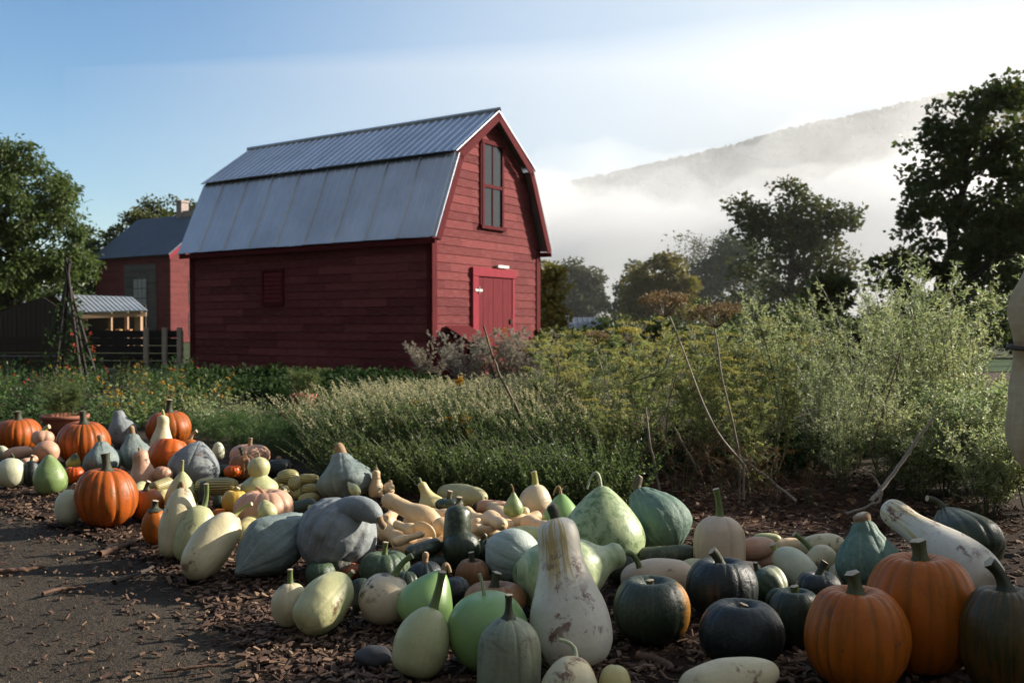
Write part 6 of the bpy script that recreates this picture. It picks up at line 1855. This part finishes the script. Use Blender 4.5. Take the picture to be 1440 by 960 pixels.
(SQ, 'round', 'darkblue', 640, 832, 44, 42, 0, 84, 0, None, 'blue black squash in shadow behind the bright apple green gourd', RS),
(SQ, 'oval', 'mottled', 760, 800, 60, 80, 60, 14, 0, None, 'mottled green squash behind the neck of the tall white gourd', {}),
(SQ, 'round', 'darkgreen', 878, 800, 44, 44, 0, 84, 0, None, 'dark green squash wedged under the kettle gourd stem', RS),
(SQ, 'oval', 'olive', 972, 806, 40, 54, 70, 8, 0, None, 'olive squash behind the first blue black pumpkin squash', {}),
(BN, 'oval', 'peach', 1044, 806, 34, 54, 80, 6, .0, None, 'peach squash low behind the half pale acorn', {}),
(SQ, 'round', 'darkgreen', 1096, 846, 40, 40, 0, 84, 0, None, 'dark green squash low beside the half pale acorn', RS),
(SQ, 'round', 'darkblue', 1178, 848, 46, 46, 0, 84, 0, None, 'blue black squash hidden between the two orange pumpkins', RS),
(SQ, 'oval', 'cream', 1192, 806, 40, 56, 70, 10, 0, None, 'cream squash at the foot of the dark cork stemmed hubbard', {}),
(SQ, 'flat', 'kabocha', 452, 806, 44, 34, 0, 84, 0, None, 'green ribbed squash in shade below the largest blue hubbard', RS),
(SQ, 'oval', 'paleyellow', 350, 742, 30, 44, 50, 14, 0, None, 'pale yellow squash between the leaning cream squash and pointed hubbard', {}),
(SQ, 'oval', 'palegreen', 196, 690, 22, 30, 40, 20, .02, None, 'pale green squash behind the small orange pumpkin', {}),
(SQ, 'round', 'darkgreen', 262, 706, 26, 28, 0, 84, .02, None, 'dark green squash in the gap between the cream squash stems', {}),
(SQ, 'oval', 'butternut', 345, 690, 22, 34, 80, 6, .06, None, 'tan squash behind the yellow one', {}),
(BN, 'butternut', 'butternut', 548, 729, 24, 39, 30, 12, .06, None, 'plain tan butternut squash wedged between the others in the butternut heap', {}),
(BN, 'butternut', 'butternut', 586, 737, 22, 38, -75, 12, .07, None, 'plain tan butternut squash wedged between the others in the butternut heap', {}),
(BN, 'butternut', 'butternut', 606, 733, 28, 37, -50, 20, .07, None, 'plain tan butternut squash wedged between the others in the butternut heap', {}),
(BN, 'butternut', 'butternut', 632, 752, 24, 41, -75, 12, .04, None, 'plain tan butternut squash wedged between the others in the butternut heap', {}),
(BN, 'butternut', 'butternut', 657, 744, 28, 44, 60, 6, .04, None, 'plain tan butternut squash wedged between the others in the butternut heap', {}),
(BN, 'butternut', 'butternut', 686, 748, 24, 47, -75, 20, .05, None, 'plain tan butternut squash wedged between the others in the butternut heap', {}),
(BN, 'egg', 'butternut', 704, 724, 25, 52, -50, 6, .04, None, 'plain tan butternut squash wedged between the others in the butternut heap', {}),
(BN, 'butternut', 'butternut', 726, 722, 24, 38, 100, 12, .03, None, 'plain tan butternut squash wedged between the others in the butternut heap', {}),
(BN, 'butternut', 'butternut', 754, 738, 26, 45, 100, 6, .06, None, 'plain tan butternut squash wedged between the others in the butternut heap', {}),
(BN, 'butternut', 'butternut', 588, 766, 26, 45, 80, 12, .04, None, 'plain tan butternut squash wedged between the others in the butternut heap', {}),
(BN, 'butternut', 'butternut', 636, 764, 24, 44, -75, 6, .03, None, 'plain tan butternut squash wedged between the others in the butternut heap', {}),
(BN, 'butternut', 'butternut', 574, 757, 27, 44, 100, 20, .08, None, 'plain tan butternut squash wedged between the others in the butternut heap', {}),
(BN, 'butternut', 'butternut', 668, 730, 27, 46, -50, 20, .04, None, 'plain tan butternut squash wedged between the others in the butternut heap', {}),
]
GRP = {PK: 'pumpkins in the squash display', HB: 'hubbard squashes in the display', BN: 'tan squashes in the butternut heap', GD: 'gourds in the display', SQ: 'mixed squashes in the display', KB: 'dark ribbed squashes in the display', DE: 'striped delicata squashes', ZU: 'dark zucchini in the display', AC: None}
for row in T:
    nm, kind, mat, cu, cv, w, h, roll, elev, lift, stem, label, opts = row
    squash(nm, CT[nm], kind, mat, cu, cv, w, h, roll, elev, lift, stem, label, GRP[nm], **opts)
# bent neck of the largest blue hubbard (a part of it) : a fat curled neck with its cork end
hub = [o for o in bpy.data.objects if o.name.startswith('hubbard_squash') and o.get('label', '').startswith('largest blue')][0]
g = Geo()
Yh = hub.matrix_world.translation.y - .02
pts = np.array([P(458, 742, Yh + .08), P(476, 722, Yh + .05), P(500, 712, Yh + .0), P(522, 718, Yh - .04), P(533, 733, Yh - .055)])
t = np.linspace(0, 1, 5); tt = np.linspace(0, 1, 14)
Q = np.stack([np.interp(tt, t, pts[:, k]) for k in range(3)], 1)
for k in range(3): Q[1:-1] = (Q[:-2] + 2 * Q[1:-1] + Q[2:]) / 4
px = Yh / FPX
tube(g, Q, np.interp(tt, [0, .2, .55, .8, .93, 1], [20 * px, 20 * px, 18 * px, 15 * px, 11 * px, 4 * px]), 28, 0, None, True, 0.0)
nk = g.obj('neck', SM['bluegrey']); nk.parent = hub; nk.matrix_parent_inverse = hub.matrix_world.inverted()
g = Geo()
tube(g, bez(pts[-1] + [0, -.005, .02], pts[-1] + [.01, -.01, -.012], pts[-1] + [.028, -.012, -.022], 6), [.016, .015, .014, .015, .016, .011], 10, 0, 1)
sk = g.obj('stem', [ST['tan'], ST['cut']]); sk.parent = hub; sk.matrix_parent_inverse = hub.matrix_world.inverted()

# ------------------------------------------------------------------ ground litter
rg = np.random.default_rng(4242)
def island_mat(name, c1, c2, c3, rough=.85):
    m, nt, b, out = nmat(name)
    isl = nt.nodes.new('ShaderNodeNewGeometry').outputs['Random Per Island']
    tc, v = objvec(nt, None, False)
    f = noise_(nt, v, 40, 4, .6)
    c = mix_(nt, isl, c1, c2)
    w = math_(nt, 'FRACT', math_(nt, 'MULTIPLY', isl, 9.7))
    c = mix_(nt, math_(nt, 'LESS_THAN', w, .16), c, c3)
    c = mix_(nt, math_(nt, 'MULTIPLY', f, .5), c, tuple(x * .5 for x in c1))
    nt.links.new(c, b.inputs['Base Color']); b.inputs['Roughness'].default_value = rough
    bump_(nt, b, f, .3, .004)
    return m
M['chip'] = island_mat('wood_chip', (.14, .075, .045), (.05, .028, .019), (.28, .18, .11))
M['pebble'] = island_mat('pebbles', (.14, .115, .09), (.09, .075, .06), (.3, .26, .22))
M['deadleaf'] = island_mat('dead_leaves', (.12, .06, .03), (.08, .04, .02), (.26, .14, .06))
edge_a = np.array([p for p in edge])
def edge_x(y):      # x of the path edge at distance y
    o = np.argsort(edge_a[:, 1]); return np.interp(y, edge_a[o, 1], edge_a[o, 0])
def chips(n, x, y, z, lmin, lmax):
    L = rg.uniform(lmin, lmax, n) * .5; W = L * rg.uniform(.2, .6, n); H = rg.uniform(.0012, .004, n)
    az = rg.uniform(0, 6.28, n); ti = rg.normal(0, .28, n); tj = rg.normal(0, .28, n)
    ex = np.stack([np.cos(az) * np.cos(ti), np.sin(az) * np.cos(ti), np.sin(ti)], 1)
    ey = unit(np.cross(np.stack([np.sin(tj), np.zeros(n), np.cos(tj)], 1), ex)); ez = np.cross(ex, ey)
    c = np.stack([x, y, z], 1)
    V = []
    for s in ((-1, -1, -1), (1, -.7, -1), (1, .8, -1), (-.8, 1, -1), (-1, -1, 1), (1, -.7, 1), (1, .8, 1), (-.8, 1, 1)):
        V.append(c + ex * (L * s[0])[:, None] + ey * (W * s[1])[:, None] + ez * (H * s[2])[:, None])
    V = np.stack(V, 1).reshape(-1, 3)
    F = (np.arange(n)[:, None, None] * 8 + np.array(BOXF)[None]).reshape(-1, 4)
    return V, F
g = Geo()
n = 19000
y = 2.2 + 4.6 * rg.random(n) ** 1.35; x = edge_x(y) + np.abs(rg.normal(0, 1.0, n)) * 1.0 - rg.exponential(.08, n)
x2 = rg.uniform(-1.2, 2.9, n); m_ = rg.random(n) < .6
x = np.where(m_ & (x2 > edge_x(y)), x2, x)
V, F = chips(n, x, y, rg.uniform(.001, .014, n), .009, .042); g.add(V, F)
n = 1500
y = rg.uniform(2.2, 6.8, n); x = edge_x(y) - rg.exponential(.55, n)
V, F = chips(n, x, y, rg.uniform(-.004, .003, n), .006, .03); g.add(V, F)
tag(g.obj('wood_chips', M['chip']), 'loose brown wood chip mulch under the squashes', 'mulch', kind='stuff')
g = Geo()
n = 1600
y = rg.uniform(2.2, 7.5, n); x = edge_x(y) - rg.uniform(.05, 3.6, n)
r_ = .002 + .006 * rg.random(n) ** 3
oct_ = np.array([(1, 0, 0), (0, 1, 0), (-1, 0, 0), (0, -1, 0), (0, 0, .7), (0, 0, -.6)])
V = (np.stack([x, y, r_ * .3], 1)[:, None] + oct_[None] * r_[:, None, None] * rg.uniform(.6, 1.3, (n, 6, 1))).reshape(-1, 3)
F = (np.arange(n)[:, None, None] * 6 + np.array([[0, 1, 4], [1, 2, 4], [2, 3, 4], [3, 0, 4], [1, 0, 5], [2, 1, 5], [3, 2, 5], [0, 3, 5]])[None]).reshape(-1, 3)
g.add(V, F)
tag(g.obj('path_grit', M['pebble']), 'small pebbles and grit on the dirt path', 'gravel', kind='stuff')
g = Geo()
n = 1500
y = rg.uniform(4.6, 6.4, n); x = rg.uniform(.3, 2.6, n)
leaves(g, rg, np.stack([x, y, rg.uniform(.004, .03, n)], 1), np.stack([rg.normal(size=n), rg.normal(size=n), rg.normal(size=n) * .25], 1), rg.uniform(.03, .08, n), rg.uniform(.006, .03, n))
tag(g.obj('dead_leaf_litter', M['deadleaf']), 'reddish dead leaves and needles under the dill', 'leaf litter', kind='stuff')

# grey stone in the mulch
g = Geo()
c = P(526, 926, G(526, 936)[1])
ph = np.linspace(0, math.pi, 18); ns = 28
V = []
for p_ in ph:
    for j in range(ns):
        a = 2 * math.pi * j / ns
        d = np.array([math.sin(p_) * math.cos(a), math.sin(p_) * math.sin(a), math.cos(p_)])
        d = d * (1 + .12 * mnoise.noise((d[0] * 1.5, d[1] * 1.5, d[2] * 1.5)))
        V.append(d * np.array([.058, .045, .034]))
g.add(V, [[i * ns + j, (i + 1) * ns + j, (i + 1) * ns + (j + 1) % ns, i * ns + (j + 1) % ns] for i in range(17) for j in range(ns)], 0, True)
st_ = g.obj('stone', simple_mat('grey_stone', (.075, .075, .08), (.055, .055, .06), 14, .8, .3)); st_.location = (c[0], c[1], .03)
tag(st_, 'smooth dark grey stone lying in the wood chips', 'stone')
def bark(px, r0, r1, label, mat='drystem'):
    stick([(u, v, None) for u, v in px], r0, r1, M[mat], label, 'bark_strip', cat='bark piece')
M['barkred'] = simple_mat('reddish_bark', (.15, .085, .055), (.10, .055, .035), 16, .85, .4, (3, 3, 12))
bark([(140, 782), (168, 772), (200, 758)], .016, .010, 'long reddish bark strip on the path before the small orange pumpkin', 'barkred')
bark([(60, 800), (30, 805), (0, 806)], .008, .012, 'dark bark strip at the left edge of the path', 'barkred')
bark([(160, 822), (190, 812), (215, 800)], .012, .007, 'curved dark bark strip on the path below the long cream squash', 'board')
bark([(60, 838), (90, 830), (120, 829)], .008, .005, 'thin reddish bark sliver in the middle of the path', 'barkred')
bark([(230, 947), (280, 942), (320, 937)], .006, .004, 'thin pale bark sliver at the bottom of the path', 'barkred')
bark([(895, 925), (925, 932), (950, 945)], .016, .012, 'brown bark piece in the chips below the orange patched squash', 'barkred')

# cream stuffed figure at the right edge: a scarecrow-like dressed post, tied at the waist
M['cloth'] = simple_mat('cream_cotton', (.56, .45, .29), (.46, .37, .24), 5, .85, .35, (2, 2, 6), bdist=.02)
M['cord'] = simple_mat('dark_cord', (.08, .06, .045), (.06, .05, .04), 20, .9)
SYc = 4.3
sc_u = 1520
fig = empty('scarecrow', XG(sc_u, SYc)); tag(fig, 'cream cloth figure tied at the waist, cut by the right edge of the picture', 'scarecrow')
prof = [(372, 1442), (390, 1433), (415, 1421), (440, 1417), (460, 1420), (478, 1426), (490, 1428), (505, 1425), (540, 1421), (575, 1416), (600, 1415), (625, 1418), (645, 1425), (660, 1434), (668, 1446)]
g = Geo(); ns = 72
vs = np.linspace(372, 668, 54)
V = []
cx0 = sc_u
for i, v in enumerate(vs):
    r0 = (cx0 - np.interp(v, [p[0] for p in prof], [p[1] + 9 for p in prof])) / FPX * SYc
    z = P(cx0, v, SYc)[2]
    for j in range(ns):
        a = 2 * math.pi * j / ns
        f = .022 * math.sin(9 * a + v * .014) + .022 * math.sin(17 * a - v * .025) + .016 * math.sin(23 * a + v * .05) + .03 * mnoise.noise((math.cos(a) * 2, math.sin(a) * 2, v * .02))
        wst = math.exp(-((v - 489) / 14) ** 2)
        r_ = r0 * (1 + f * (1 + 1.2 * wst))
        V.append((r_ * math.cos(a), r_ * .72 * math.sin(a), z + .012 * math.sin(a * 5)))
n = len(vs)
F = [[i * ns + j, (i + 1) * ns + j, (i + 1) * ns + (j + 1) % ns, i * ns + (j + 1) % ns] for i in range(n - 1) for j in range(ns)]
g.add(V, F, 0, True)
top = np.array(V[:ns]).mean(0) + [0, 0, .03]; bot = np.array(V[-ns:]).mean(0) + [0, 0, .06]
g.add(np.vstack([V[:ns], [top]]), [[j, (j + 1) % ns, ns] for j in range(ns)], 0, True)
g.add(np.vstack([V[-ns:], [bot]]), [[(j + 1) % ns, j, ns] for j in range(ns)], 0, True)
g.obj('garment', M['cloth'], fig)
zw = P(0, 489, SYc)[2]; rw = (sc_u - 1428) / FPX * SYc
g = Geo(); tube(g, [(rw * 1.03 * math.cos(a), rw * .75 * math.sin(a), zw + .004 * math.sin(3 * a)) for a in np.linspace(0, 2 * math.pi, 40)], .012, 6)
tube(g, [(-rw * .88, -rw * .42, zw), (-rw * .86, -rw * .5, zw - .05), (-rw * .84, -rw * .46, zw - .13)], .008, 6)
g.obj('belt_cord', M['cord'], fig)
g = Geo(); tube(g, [(0, 0, 0), (0, 0, .5)], .03, 10); g.obj('post', M['timber'], fig)
g = Geo()
hz0 = P(0, 372, SYc)[2]
V = []
for p_ in np.linspace(0, math.pi, 16):
    for j in range(24):
        a = 2 * math.pi * j / 24
        V.append((.11 * math.sin(p_) * math.cos(a), .11 * math.sin(p_) * math.sin(a), hz0 + .17 - .14 * math.cos(p_)))
g.add(V, [[i * 24 + j, i * 24 + (j + 1) % 24, (i + 1) * 24 + (j + 1) % 24, (i + 1) * 24 + j] for i in range(15) for j in range(24)], 0, True)
g.obj('head', M['cloth'], fig)
